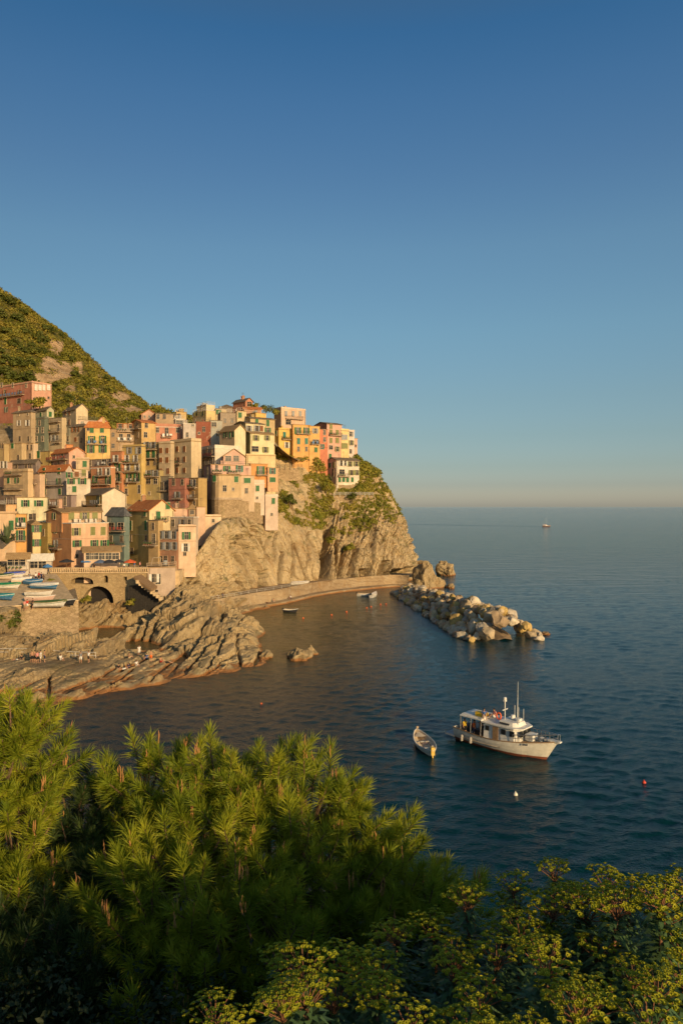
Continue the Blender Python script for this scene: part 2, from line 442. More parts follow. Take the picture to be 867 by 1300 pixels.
    if roof == 'f' and not par and min(WR, WL) > 2.5 and q.random() < .6:     # terrace rail round a flat roof
        cb = MB(); z0 = Vector((0, 0, H + th)); pz_ = [dL * WL, Vector((0, 0, 0)), dR * WR]
        for s0, s1 in zip(pz_[:-1], pz_[1:]):
            s0 = s0 + (dR + dL) * .1; s1 = s1 + (dR + dL) * .1; n_ = max(2, int((s1 - s0).length / .5))
            for zz in (.5, .95): cb.bar(s0 + z0 + Vector((0, 0, zz)), s1 + z0 + Vector((0, 0, zz)), .028)
            for k in range(n_ + 1): pp = s0.lerp(s1, k / n_) + z0; cb.bar(pp, pp + Vector((0, 0, .95)), .022)
        cb.obj('terrace_railing', M['rail'] if q.random() < .6 else M['railw'], root)
    if roof == 'f' and min(WR, WL) > 2.5:      # things people put on flat roofs
        for k in range(q.choice([0, 1, 1, 2])):
            cb = MB(); pp = top + dR * (WR * q.uniform(.25, .75)) + dL * (WL * q.uniform(.3, .8)) + Vector((0, 0, .1)); kd = q.random()
            if kd < .4: cb.box((0, 0, .5), (.6, .6, 1.3)); cb.box((0, 0, 1.2), (.8, .8, .12)); nm, mm = 'chimney', plaster(mul(c, .85))
            elif kd < .7: cb.lathe([(0, 0), (.5, 0), (.52, .9), (.45, 1.05), (0, 1.1)], 10); nm, mm = 'water_tank', M['grey']
            else:
                cb.bar((0, 0, 0), (0, 0, 2.4), .035)
                for z in (1.8, 2.1, 2.3): cb.bar((-.5, 0, z), (.5, 0, z), .022)
                nm, mm = 'aerial', M['rail']
            cb.obj(nm, mm, ro, pp, ph)
    elif q.random() < .4:
        cb = MB(); cb.bar((0, 0, -.3), (0, 0, 2.2), .035)
        for z in (1.6, 1.9, 2.1): cb.bar((-.5, 0, z), (.5, 0, z), .022)
        cb.obj('aerial', M['rail'], ro, ridge_p + rdir * rlen * .5, ph)
    if H > 8 and q.random() < .6:              # a moulded band between two storeys
        cb = MB(); z = H * q.choice([.34, .5, .66])
        for d, W, nn in ((dR, WR, Vector((sn, -cs, 0))), (dL, WL, Vector((-cs, -sn, 0)))):
            a = nn * .07; cb.hexa([Vector((0, 0, z)), d * W + Vector((0, 0, z)), d * W + a + Vector((0, 0, z)), a + Vector((0, 0, z))] + [Vector((0, 0, z + .18)), d * W + Vector((0, 0, z + .18)), d * W + a + Vector((0, 0, z + .18)), a + Vector((0, 0, z + .18))])
        cb.obj('string_course', plaster(mul(c, .8)), root)
    # drainpipes
    for d, W, nn, rz in ((dR, WR, Vector((sn, -cs, 0)), ph), (dL, WL, Vector((-cs, -sn, 0)), 0)):
        if q.random() < .55 and W > 4:
            pp = d * (W - .25 if q.random() < .5 else .3) + nn * .08
            MB().tube([pp + Vector((0, 0, -2)), pp + Vector((0, 0, H - .1))], .06, 5).obj('drainpipe', M['pipe'], root)
    for d in (Vector((0, 0, 0)), dR * WR, dL * WL): BASES.append(tuple(C + d + Vector((0, 0, -1.6))))
    return root

# colours of painted walls
CR = (.66, .52, .32); CRW = (.70, .62, .47); PEA = (.68, .42, .25); PNK = (.66, .33, .22); SAL = (.56, .24, .14); RED = (.55, .13, .07)
OCH = (.60, .36, .09); YEL = (.72, .45, .10); YO = (.72, .36, .07); ORA = (.66, .25, .06); TAN = (.46, .33, .19); OLV = (.36, .28, .12); GRW = (.50, .43, .36)
GRN = (.15, .18, .13); GRY = (.34, .30, .25); PUR = (.30, .22, .20); PYG = (.70, .62, .38); LIL = (.62, .50, .45)

H = house
# --- upper left
H('long salmon red house with pink seaward wing below the scrubby mountain', -10, 41, 66, 486, 528, 57, PNK, 'f', [('p', [46, 51, 56, 62], [492]), ('w', [44], [508]), ('s', [62], [505])], [('w', [3, 17, 34], [489]), ('B', [7, 25], [498]), ('L', [25], [509]), ('t', [8], [509]), ('N', [9], [520])], Y=228, cL=(.52, .19, .12), rm='s', balL=[(0, 32, 503)], par=.5)
H('tall tan stone tower house with slate top left of the dark green house', 17, 40, 44, 522, 566, 62, TAN, 'h', [], [('s', [24, 36], [526]), ('P', [25, 36], [537]), ('k', [26, 37], [557])], rm='s', rh=.6, chim=1)
H('pale green low house squeezed between red house and dark green house', 41, 60, 69, 520, 536, 50, (.5, .48, .30), 'gR', [('c', [64], [526])], [('c', [53], [527])], Y=217, rm='s', rh=1.0)
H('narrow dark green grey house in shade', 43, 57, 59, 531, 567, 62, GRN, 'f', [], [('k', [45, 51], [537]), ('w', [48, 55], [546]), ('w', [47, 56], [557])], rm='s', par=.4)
H('tan house with a roofed top balcony beside the dark green house', 57, 79, 82, 530, 566, 58, (.56, .42, .24), 'f', [], [('D', [62, 75], [544]), ('G', [68, 73], [556]), ('D', [63], [556])], Y=206, rm='s', balL=[(59, 78, 536), (60, 78, 549), (70, 79, 562)])
H('cream house with red shutters and a bright gable below the mountain', 80, 97, 112, 519, 548, 42, CR, 'gR', [], [('b', [84, 89], [524, 536])], rm='s', rh=1.6, chim=1)
H('grey green slice of house behind the tan house with barred windows', 81, 89, 91, 541, 566, 60, (.33, .32, .24), 'f', [], [('k', [84], [546]), ('w', [84, 88], [557])], rm='s', Y=208)
H('small tan shaded house with brown windows beside the yellow house', 89, 107, 110, 540, 571, 58, TAN, 'h', [], [('B', [95, 99], [545]), ('b', [97], [558]), ('k', [104], [559])], rm='s', rh=.7, Y=205)
H('pale pink terrace house with grey flat roof above the yellow house', 97, 100, 124, 533, 548, 25, (.64, .46, .34), 'f', [('w', [105, 116], [538])], rm='s', Y=214)
H('pink rounded gable peeping over the orange roof of the yellow house', 122, 123, 138, 536, 552, 22, (.70, .42, .33), 'gR', [], rm='t', rh=1.6, Y=212)
H('yellow three storey house with orange hip roof and green shutters', 107, 109, 140, 541, 584, 14, (.72, .46, .13), 'h', [('c', [117, 130], [546]), ('s', [112], [545]), ('d', [117, 131], [558]), ('d', [116, 131], [570])], rm='t', rh=1.5, balR=[(111, 136, 564)], chim=1)
H('brown shaded rear house with outside stair right of the yellow house', 139, 140, 151, 545, 586, 20, (.38, .25, .14), 'f', [('k', [144], [552, 566])], rm='s', Y=206)
# --- upper middle
H('tan house with terracotta roof and two open loggias on posts', 148, 149, 171, 538, 566, 14, (.52, .36, .22), 'f', [('B', [153, 166], [541]), ('D', [154, 164], [556])], rm='t', balR=[(149, 170, 548), (149, 170, 560)], Y=207, pale=True)
H('ochre house with orange roof and white framed windows beside the loggias', 167, 180, 198, 536, 578, 40, (.60, .38, .13), 'gL', [('w', [186], [540]), ('w', [185], [552])], [('w', [175], [540]), ('w', [176], [552])], rm='t', rh=1.0, balL=[(168, 180, 545)], Y=204)
H('salmon red house with white framed windows under a terrace of pale canopies', 195, 197, 230, 542, 562, 16, (.58, .24, .15), 'f', [('w', [200, 226], [546]), ('D', [212], [548])], rm='w', balR=[(205, 218, 555)], Y=208, par=.9)
H('pink roofed cottage touching the skyline at the foot of the mountain', 178, 180, 199, 526, 534, 20, (.58, .34, .24), 'gR', [('s', [184, 190], [529])], rm='t', rh=1.6, Y=228)
H('low brown roofed house on the skyline with two small windows', 196, 198, 226, 525, 536, 16, (.46, .31, .18), 'gL', [('w', [200, 209], [529]), ('k', [222], [528])], rm='s', rh=.8, Y=224)
H('tiny ochre attic with stubby chimneys left of the yellow villa', 222, 224, 237, 523, 534, 18, (.62, .42, .16), 'f', [('k', [228], [528])], rm='o', Y=226, chim=2)
H('white roof room with glass front above the salmon terrace', 221, 223, 235, 532, 543, 18, (.62, .57, .5), 'f', [('L', [228], [537])], rm='w', Y=213)
H('grey white house with a grey band left of the brick red ruin', 231, 233, 249, 538, 562, 18, (.55, .48, .42), 'f', [('s', [245], [540]), ('k', [238], [552])], rm='w', Y=206)
H('brick red windowed ruin in the middle of the upper terraces', 247, 249, 268, 535, 563, 14, (.32, .09, .05), 'f', [('k', [259], [545]), ('s', [253], [550])], rm='s', Y=207)
H('narrow blue grey house with glazed porch right of the brick red ruin', 266, 267, 282, 534, 562, 15, (.42, .42, .36), 'f', [('W', [272], [539]), ('k', [277], [550])], rm='s', Y=208)
H('yellow villa with white roof pergola at the top of the village', 245, 262, 276, 521, 533, 40, (.74, .54, .22), 'f', [], [('E', [250, 258], [525])], rm='w', Y=222)
H('small upper storey of pale yellow with white trim crowning the yellow villa', 250, 262, 273, 514, 523, 40, (.72, .58, .34), 'f', [], [('k', [256], [517])], rm='w', Y=226)
H('cottage with a broad green garage door beside the yellow villa', 272, 274, 288, 519, 531, 15, (.60, .45, .24), 'f', [('C', [278], [523])], rm='s', Y=224)
H('dark roofed hut behind the green garage door at the skyline', 279, 281, 296, 516, 529, 15, (.33, .26, .2), 'h', [('k', [287], [521])], rm='s', rh=1.0, Y=230)
H('brick pink house with bright gable alone on the highest point', 296, 312, 321, 509, 525, 45, (.62, .24, .13), 'gR', [('k', [315, 318], [513])], [], rm='s', rh=1.0, Y=226, chim=2)
H('low terracotta roofed annex below the brick pink summit house', 308, 310, 332, 519, 531, 15, (.60, .30, .16), 'gL', [('s', [322], [524])], rm='t', rh=.8, Y=222)
H('small cream house with one green shutter below the summit', 299, 301, 313, 522, 540, 16, (.70, .54, .28), 'f', [('c', [305], [527])], rm='o', Y=215)
H('bright orange yellow cube wedged below the summit garden', 312, 325, 338, 524, 535, 42, (.74, .44, .09), 'f', [], [('k', [318], [529])], rm='o', Y=217)
H('grey walled house with tan roof left of the small cream house', 277, 280, 301, 524, 546, 18, (.38, .3, .22), 'f', [('k', [286, 295], [534])], rm='s', Y=214)
H('ochre house with tall green shutters and brown roof behind the cream houses', 308, 318, 349, 531, 557, 30, (.58, .42, .20), 'gL', [('c', [326], [535]), ('t', [340], [537]), ('o', [340], [546])], rm='s', rh=.7, Y=213, chim=1)
H('cream and olive house with slate eave and lilac windows', 299, 312, 336, 537, 555, 40, (.72, .62, .38), 'gL', [('G', [316, 326], [544]), ('b', [332], [544])], [], cL=(.42, .34, .16), rm='s', rh=.6, Y=205)
H('house with blind cream gable and two green windows on its tan side', 279, 298, 312, 546, 580, 44, (.74, .62, .38), 'gR', [], [('o', [287, 295], [552])], cL=(.56, .40, .22), rm='o', rh=1.6, Y=197)
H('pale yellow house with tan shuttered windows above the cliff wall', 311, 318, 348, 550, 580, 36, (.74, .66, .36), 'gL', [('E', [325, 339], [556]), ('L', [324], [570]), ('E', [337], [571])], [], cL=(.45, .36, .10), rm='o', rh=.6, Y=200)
H('plain cream terrace block under the pale yellow house', 311, 313, 350, 578, 600, 22, (.74, .56, .28), 'f', [], rm='o', Y=199, par=.3)
# --- headland row
H('peach cube shaped house topping the headland row', 348, 357, 388, 518, 548, 36, (.70, .46, .30), 'f', [('g', [363, 372, 381], [525]), ('L', [366], [536])], [], cL=(.62, .40, .24), rm='w', Y=236, balR=[(362, 384, 532)], par=.3, extra=16)
H('deep yellow house with bright green door shutters left end of headland row', 347, 354, 372, 545, 572, 38, (.76, .47, .08), 'f', [('n', [361], [552]), ('P', [364], [565])], [('c', [351], [550])], rm='o', Y=225, balR=[(357, 371, 558)], par=.4, extra=16)
H('orange house with two dark green balconied openings in headland row', 371, 372, 394, 539, 574, 24, (.76, .38, .09), 'f', [('d', [378, 389], [547]), ('n', [379, 389], [560]), ('k', [379, 389], [570])], rm='o', Y=226, balR=[(376, 394, 551)], extra=12)
H('amber house beside the red house in headland row', 392, 393, 406, 541, 577, 25, (.74, .40, .10), 'f', [('G', [400], [547]), ('L', [401], [561]), ('c', [401], [571])], rm='o', Y=228, balR=[(394, 405, 564)])
H('narrow red house between amber and pink houses in headland row', 404, 405, 416, 545, 580, 25, (.66, .20, .10), 'f', [('w', [412], [549]), ('w', [412], [558]), ('N', [408], [567])], rm='s', Y=230)
H('tall pink five storey house with brown pitched roof in headland row', 400, 415, 434, 538, 583, 34, (.70, .38, .28), 'gL', [('e', [420, 428], [549]), ('e', [420, 428], [559]), ('W', [420], [568]), ('E', [428], [570]), ('c', [419], [579]), ('e', [420], [541])], [], cL=(.45, .2, .12), rm='s', rh=.8, Y=232, balR=[(417, 433, 553)])
H('pale yellow tall house next to the pink tall house', 432, 433, 443, 547, 583, 26, (.76, .56, .22), 'f', [('g', [435, 439], [555]), ('e', [435, 439], [566])], rm='s', Y=235, par=.6)
H('white lilac house near the seaward end of headland row', 441, 442, 450, 546, 583, 28, (.66, .55, .50), 'f', [('G', [445], [551]), ('E', [446], [562]), ('k', [445], [573])], rm='w', Y=237)
H('slim pink end house closing the headland row at the sea', 448, 449, 453, 557, 581, 30, (.72, .40, .28), 'f', [('s', [451], [566])], rm='o', Y=240)
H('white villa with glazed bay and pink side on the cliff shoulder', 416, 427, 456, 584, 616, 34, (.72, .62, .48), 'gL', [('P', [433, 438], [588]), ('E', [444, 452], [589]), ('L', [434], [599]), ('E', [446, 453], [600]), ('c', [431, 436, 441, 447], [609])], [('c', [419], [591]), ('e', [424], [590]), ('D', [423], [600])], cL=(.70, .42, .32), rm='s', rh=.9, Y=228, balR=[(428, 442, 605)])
# --- middle cliff edge
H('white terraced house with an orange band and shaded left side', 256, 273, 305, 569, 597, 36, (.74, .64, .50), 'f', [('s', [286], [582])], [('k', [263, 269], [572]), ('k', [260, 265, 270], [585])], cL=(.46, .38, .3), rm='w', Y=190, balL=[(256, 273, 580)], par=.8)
H('pink loft with pointed gable and two wide windows below white terraces', 282, 284, 311, 579, 596, 18, (.70, .42, .32), 'gR', [('W', [290, 300], [582])], rm='o', rh=1.9, Y=186)
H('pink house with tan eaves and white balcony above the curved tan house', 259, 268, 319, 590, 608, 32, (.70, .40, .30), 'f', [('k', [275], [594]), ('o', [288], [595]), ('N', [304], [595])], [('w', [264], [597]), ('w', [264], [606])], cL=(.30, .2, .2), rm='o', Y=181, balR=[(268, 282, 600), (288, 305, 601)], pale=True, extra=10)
rt = empty('house', P(282, 634, 179)); tag(rt, 'round fronted tan house with small windows standing on the stone cliff bastion', 'house', 'houses of the hillside village')
BAST = [(265.5, 186), (266, 183.5), (267.5, 181.4), (270, 179.8), (273.5, 178.7), (278, 178.2), (283, 178.4), (289, 179.2), (306, 182.6)]
def bast(off, z0, z1, m, name, par, back=10):
    b = MB(); o = Vector(par.location); pts = []
    for px, Y in BAST:
        p = P(px, 600, Y); c = P(284, 600, 186); d = Vector((p.x - c.x, p.y - c.y, 0)).normalized() * off; pts.append(Vector((p.x, p.y, 0)) + d)
    pts += [pts[-1] + Vector((-2, back, 0)), pts[0] + Vector((0, back * .4, 0))]; n = len(pts)
    b.add([Vector((p.x, p.y, z0)) - o for p in pts] + [Vector((p.x, p.y, z1)) - o for p in pts], [tuple(range(n, 2 * n))] + [(i, (i + 1) % n, n + (i + 1) % n, n + i) for i in range(n)])
    return b.obj(name, m, par)
zt_, zb_ = P(282, 603.5, 179).z, P(282, 634, 179).z
bast(0, zb_ - 1, zt_, plaster((.58, .42, .24)), 'wall', rt); bast(.3, zt_ + .01, zt_ + .3, roofmat('o'), 'roof', rt); bast(.12, zb_ + .2, zb_ + .5, M['slab'], 'string_course', rt)
for px, py, Y, code, rz in ((300, 608.5, 181.3, 'c', .35), (285.5, 620, 178.6, 'w', .2), (273, 607.5, 178.8, 'c', -.45), (296, 621, 180.5, 's', .35)):
    p = P(px, py, Y) - rt.location; add_window(rt, p + Vector((0, -.05, 0)), rz, code, random.Random(px))
BASES.append(tuple(P(270, 634, 184))); BASES.append(tuple(P(300, 634, 184)))
H('tan house with wide green shutters right of the curved tan house', 305, 306, 323, 604, 635, 24, (.62, .45, .29), 'f', [('C', [314], [610]), ('k', [313], [623])], rm='o', Y=184.5, extra=3)
H('narrow whitish house with roof balcony at the right end of the stone wall', 322, 323, 336, 614, 640, 24, (.68, .54, .42), 'f', [('c', [327], [620]), ('s', [326], [632])], rm='w', Y=188.5, extra=3, par=.9)
H('vivid orange house with open balcony door above the narrow whitish house', 317, 318, 340, 589, 612, 22, (.72, .30, .07), 'f', [('d', [331], [597])], rm='o', Y=193, balR=[(325, 340, 603)], extra=1.5)
H('light orange house with two green shutters at the rim of the cliff gardens', 336, 340, 353, 594, 617, 30, (.72, .40, .20), 'f', [('N', [346], [598]), ('C', [346], [609])], rm='o', Y=194, extra=1.5)
H('pinkish white windowed tower standing on the cliff face', 335, 337, 353, 630, 664, 24, (.66, .49, .38), 'f', [('c', [347], [636]), ('s', [345], [653])], rm='w', Y=191, extra=2, par=.5)
# --- central shaded quarter
H('yellow house with roofed balcony column left of the brown shuttered palace', 180, 202, 204, 562, 598, 64, (.60, .40, .12), 'f', [], [('G', [187, 195], [565]), ('t', [189, 196], [576]), ('k', [189, 197], [587])], rm='s', balL=[(181, 201, 571), (183, 201, 582)], Y=191)
H('tan palace wing with six brown shutters in shade', 202, 217, 219, 563, 607, 64, (.55, .42, .26), 'f', [], [('b', [205, 213], [572]), ('b', [205, 213], [584]), ('b', [205, 214], [598])], rm='o', Y=188, par=.5)
H('broad tan palace with brown shutters and sunlit right wall', 216, 243, 256, 560, 610, 48, (.62, .47, .27), 'f', [], [('b', [226, 235], [570]), ('B', [226], [584]), ('b', [235], [583]), ('b', [226, 235], [597])], rm='o', Y=186, balL=[(220, 232, 589)], par=.7)
H('orange red house with three rows of white shutters in the centre left', 141, 155, 158, 573, 630, 62, (.58, .22, .09), 'f', [], [('P', [148], [582]), ('d', [150], [593]), ('d', [150], [606]), ('w', [150], [620])], rm='o', Y=184, balL=[(142, 155, 587), (142, 155, 599), (142, 155, 612)])
H('tall golden house with stacked balconies and pale shutters', 156, 180, 183, 567, 638, 62, (.60, .40, .10), 'f', [], [('G', [165, 177], [572]), ('P', [162, 173], [582]), ('P', [163, 175], [593]), ('d', [165, 175], [606]), ('s', [161], [615]), ('w', [161], [624]), ('D', [179], [621])], rm='s', Y=182, balL=[(157, 179, 588), (157, 179, 599), (163, 178, 612)], par=.5)
H('olive house with a broad dark balcony below the roofed balcony house', 182, 203, 205, 597, 634, 64, (.46, .34, .12), 'f', [], [('G', [189, 198], [601]), ('W', [189, 198], [611]), ('s', [190], [626])], rm='s', balL=[(184, 203, 605)], Y=181.5)
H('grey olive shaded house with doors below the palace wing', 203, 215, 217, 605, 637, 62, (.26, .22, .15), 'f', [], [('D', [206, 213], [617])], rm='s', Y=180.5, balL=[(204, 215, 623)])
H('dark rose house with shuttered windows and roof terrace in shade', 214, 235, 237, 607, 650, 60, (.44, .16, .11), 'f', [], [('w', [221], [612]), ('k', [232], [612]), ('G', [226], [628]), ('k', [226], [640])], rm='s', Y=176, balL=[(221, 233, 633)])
H('ochre house with roof tank and small balconies right of the dark rose house', 235, 252, 263, 607, 650, 50, (.48, .31, .10), 'f', [], [('G', [241, 247], [613]), ('k', [238, 246], [627]), ('k', [237, 247], [640])], rm='s', Y=175, balL=[(237, 251, 619), (237, 251, 633)], cL=(.5, .3, .09))
# --- left middle
H('tan block with one green shutter at the left edge below the tower', 7, 28, 31, 563, 588, 60, (.56, .40, .20), 'f', [], [('c', [17], [566]), ('k', [24], [581])], rm='o', Y=198)
H('ochre corner house cut by the left edge of the view', -12, 6, 8, 564, 588, 60, (.50, .36, .16), 'f', [], [('k', [1, 5], [566])], rm='o', Y=199)
H('cream cube with two narrow windows above a tan base wall', 28, 43, 45, 563, 587, 60, (.66, .48, .30), 'f', [], [('k', [36, 41], [568]), ('k', [31, 39], [579])], rm='o', Y=199)
H('ochre yellow house with lean-to roof and tall green door', 43, 64, 67, 573, 592, 60, (.56, .38, .10), 'f', [], [('t', [50], [577])], rm='s', Y=197)
H('pink house with orange roof box and shaded recessed balcony', 62, 88, 108, 574, 596, 46, (.72, .40, .28), 'gR', [('s', [94], [580])], [('W', [70, 80], [579]), ('k', [67, 75, 83], [588])], rm='t', rh=1.4, Y=190, balL=[(63, 87, 584)], chim=1)
H('small orange roof room standing on the pink gabled house', 83, 84, 93, 565, 575, 18, (.68, .26, .08), 'f', [], rm='t', Y=196)
H('rose house with two windows low at the left edge', -12, 10, 14, 587, 610, 60, (.58, .34, .22), 'f', [], [('P', [3, 8], [590])], rm='s', Y=190)
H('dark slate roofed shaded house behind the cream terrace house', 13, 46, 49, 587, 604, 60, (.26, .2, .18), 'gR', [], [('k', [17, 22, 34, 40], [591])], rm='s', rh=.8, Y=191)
H('cream house with flowery roof terrace and green shutters', 5, 36, 38, 599, 632, 58, (.66, .46, .24), 'f', [], [('c', [12], [610]), ('o', [23], [610]), ('s', [14], [600])], rm='o', Y=180, balL=[(10, 30, 603), (8, 30, 621)], par=.7)
H('peach narrow house with olive shutter left of the grey white house', 36, 51, 53, 602, 633, 58, (.66, .44, .29), 'f', [], [('e', [42], [625]), ('k', [40], [613])], rm='o', Y=181, balL=[(37, 48, 614)])
H('grey white house with orange roof and seven green shutters', 50, 84, 92, 596, 635, 55, (.52, .44, .37), 'gR', [('o', [88], [603])], [('c', [57, 76], [598]), ('c', [58], [611]), ('o', [76], [611]), ('c', [58, 77], [624])], rm='t', rh=1.2, Y=179, balL=[(61, 83, 616)])
H('whitish house with two open green shuttered windows below a cream terrace', 84, 85, 115, 608, 630, 14, (.64, .54, .42), 'f', [('o', [91, 105], [611]), ('c', [95], [621])], rm='o', Y=176)
H('cream roof storey with pink curtains behind the whitish house', 82, 83, 112, 596, 612, 16, (.66, .5, .38), 'f', [('b', [98], [602]), ('e', [107], [600])], rm='o', Y=182, balR=[(86, 110, 606)])
H('tan cube with a green window right of the pink gabled house', 96, 97, 114, 583, 604, 20, (.62, .44, .26), 'f', [('c', [108], [589])], rm='o', Y=187, par=.4)
H('grey mauve house with slate lean-to and iron balcony below the yellow house', 112, 138, 141, 583, 622, 58, (.30, .24, .21), 'f', [], [('w', [115], [588]), ('k', [115], [600]), ('L', [133], [587])], rm='s', Y=187, balL=[(127, 140, 591)])
H('brick orange house with white shutters and long balconies left of the golden house', 116, 141, 143, 594, 626, 60, (.58, .24, .10), 'f', [], [('P', [128, 138], [599]), ('d', [122, 139], [609])], rm='w', Y=181, balL=[(117, 141, 615), (126, 141, 604)], par=.3)
H('ochre house with cream gable end and scaffold lines in the centre left', 92, 130, 161, 628, 662, 40, (.72, .60, .44), 'gR', [], [('t', [101], [635]), ('d', [126], [635]), ('c', [124], [645])], cL=(.66, .38, .05), rm='s', rh=1.6, Y=169, balL=[(119, 130, 640), (93, 130, 641)])
H('mauve cottage with tall dark door left of the ochre house', 75, 91, 93, 629, 650, 58, (.34, .25, .23), 'f', [], [('D', [83], [636])], rm='s', Y=172)
H('small pink cottage with red flower boxes behind the pale yellow house', 60, 75, 78, 634, 650, 55, (.64, .38, .27), 'f', [], [('k', [62, 73], [638])], rm='o', Y=173, balL=[(62, 76, 642)])
H('pale yellow house with slanting roof edge and green white windows', 20, 22, 60, 632, 668, 12, (.72, .64, .38), 'f', [('o', [33, 50], [639]), ('k', [40, 44], [656])], rm='o', Y=164)
H('dark roofed shed behind the low orange house at the left', -10, 20, 24, 629, 645, 55, (.3, .2, .14), 'f', [], [('k', [8, 16], [636])], rm='s', Y=170)
H('low orange house with one small dark window at the left', -10, 8, 29, 641, 660, 38, (.72, .40, .17), 'f', [('s', [22], [648])], [], rm='o', Y=163)
H('peach house with a tall green shutter rising over the dry terrace', -14, -13, 22, 652, 712, 14, (.70, .46, .26), 'f', [('t', [15], [667]), ('k', [18], [682])], rm='o', Y=151, par=.3, extra=1.5)
H('narrow orange house with two balconies of tall shutters', 20, 21, 34, 653, 706, 18, (.74, .36, .08), 'f', [('d', [27], [663]), ('d', [27], [680])], rm='o', Y=152, balR=[(21, 34, 669), (22, 34, 686)])
H('slim cream yellow house with green and white shutters', 34, 42, 52, 665, 708, 30, (.74, .56, .26), 'h', [('o', [47], [671]), ('o', [48], [689])], [], cL=(.66, .54, .34), rm='o', rh=.7, Y=152.5)
H('olive shaded wall house between cream yellow and pink houses', 51, 61, 64, 664, 708, 55, (.42, .30, .08), 'f', [], [('k', [56], [676])], rm='s', Y=155)
# --- harbour front
pink = H('large pink harbour house with olive shutters white quoins and terrace', 59, 91, 138, 665, 724, 48, (.72, .43, .26), 'f', [('E', [97], [675]), ('e', [118, 131], [674]), ('o', [98, 120, 133], [690]), ('s', [98], [706])], [('o', [71], [672]), ('G', [72], [690])], cL=(.60, .27, .10), rm='w', Y=150, balL=[(66, 79, 696)])
H('set back roof storey of the pink harbour house with olive shutters', 84, 86, 129, 650, 668, 24, (.70, .46, .28), 'gL', [('E', [108], [655]), ('e', [121], [655]), ('e', [91], [655])], rm='o', rh=.9, Y=155, balR=[(92, 128, 664)], extra=3)
H('gabled terracotta tower at the left corner of the pink harbour house', 59, 79, 82, 651, 670, 48, (.60, .27, .10), 'gL', [], [('o', [70], [655])], rm='o', rh=.8, Y=152.4, extra=1)
H('low peach restaurant with tan tile roof and a row of windows', 105, 107, 153, 701, 724, 24, (.70, .48, .32), 'gL', [('W', [114, 121, 130, 138, 147], [706])], rm='o', rh=.9, Y=146, dep=4.5)
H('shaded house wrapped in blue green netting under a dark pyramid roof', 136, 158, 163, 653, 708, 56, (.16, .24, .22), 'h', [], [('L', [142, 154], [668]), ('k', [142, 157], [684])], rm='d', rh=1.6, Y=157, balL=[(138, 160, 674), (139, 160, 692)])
H('yellow green house with bright orange roof and sunlit cream gable', 162, 190, 221, 648, 712, 42, (.74, .58, .32), 'gR', [('c', [213], [642]), ('t', [201], [655])], [('c', [166, 185], [651]), ('t', [167, 186], [667]), ('k', [167, 186], [683]), ('W', [168], [699])], cL=(.50, .38, .12), rm='t', rh=2.2, Y=156, balR=[(196, 213, 661)], chim=2)
H('narrow ochre house attached below the orange roofed house', 189, 201, 204, 661, 712, 58, (.52, .34, .14), 'f', [], [('k', [195], [668]), ('D', [196], [684])], rm='s', Y=153, balL=[(185, 201, 692)])
H('brown pink house with nine dark windows facing the square', 200, 225, 228, 675, 724, 60, (.50, .24, .13), 'f', [], [('G', [204, 212, 221], [679]), ('G', [204, 213, 222], [693]), ('k', [205, 211, 220], [710])], rm='s', Y=151)
H('grey terrace house with planted roof above the brown pink house', 206, 246, 249, 657, 680, 60, (.46, .36, .27), 'f', [], [('w', [220, 241], [664]), ('G', [232], [664])], rm='w', Y=156)
H('pink penthouse block left of the small tower above the terrace', 219, 220, 238, 646, 660, 16, (.70, .43, .29), 'f', [], rm='o', Y=163)
H('small stone tower with arched opening between two pink blocks', 239, 240, 250, 645, 662, 18, (.40, .27, .16), 'h', [('k', [243], [649])], rm='o', rh=1.0, Y=164)
H('pink penthouse block right of the small tower', 249, 250, 261, 644, 660, 18, (.70, .45, .30), 'f', [], rm='o', Y=164)
H('peach harbour house with one green shuttered window beside the brown pink house', 226, 227, 249, 669, 724, 16, (.74, .50, .32), 'f', [('o', [237], [680]), ('P', [236], [695]), ('s', [235], [703])], rm='o', Y=151, par=.3, extra=1.5)
H('cream stepped house leaning on the slanted cliff', 246, 248, 281, 656, 694, 16, (.74, .53, .34), 'f', [('c', [252], [679]), ('s', [271], [661]), ('t', [254], [694])], rm='o', Y=165, dep=9, par=.3, extra=2)
H('pinkish boathouse block with doors under the square railing', 186, 188, 223, 721, 745, 18, (.54, .40, .30), 'f', [('P', [196], [734]), ('D', [201], [735])], rm='o', Y=144, dep=5, extra=2)
H('white harbour kiosk with tan roof and long open counter', 9, 10, 37, 708, 728, 14, (.66, .57, .46), 'gL', [('L', [17, 26], [714])], rm='o', rh=.8, Y=143, balR=[(11, 36, 723)], pale=True, dep=5)
H('pale awning building sloping up beside the white kiosk', 36, 38, 66, 710, 728, 14, (.62, .52, .42), 'gL', [('W', [44, 54], [717])], rm='w', rh=.9, Y=144, dep=5)
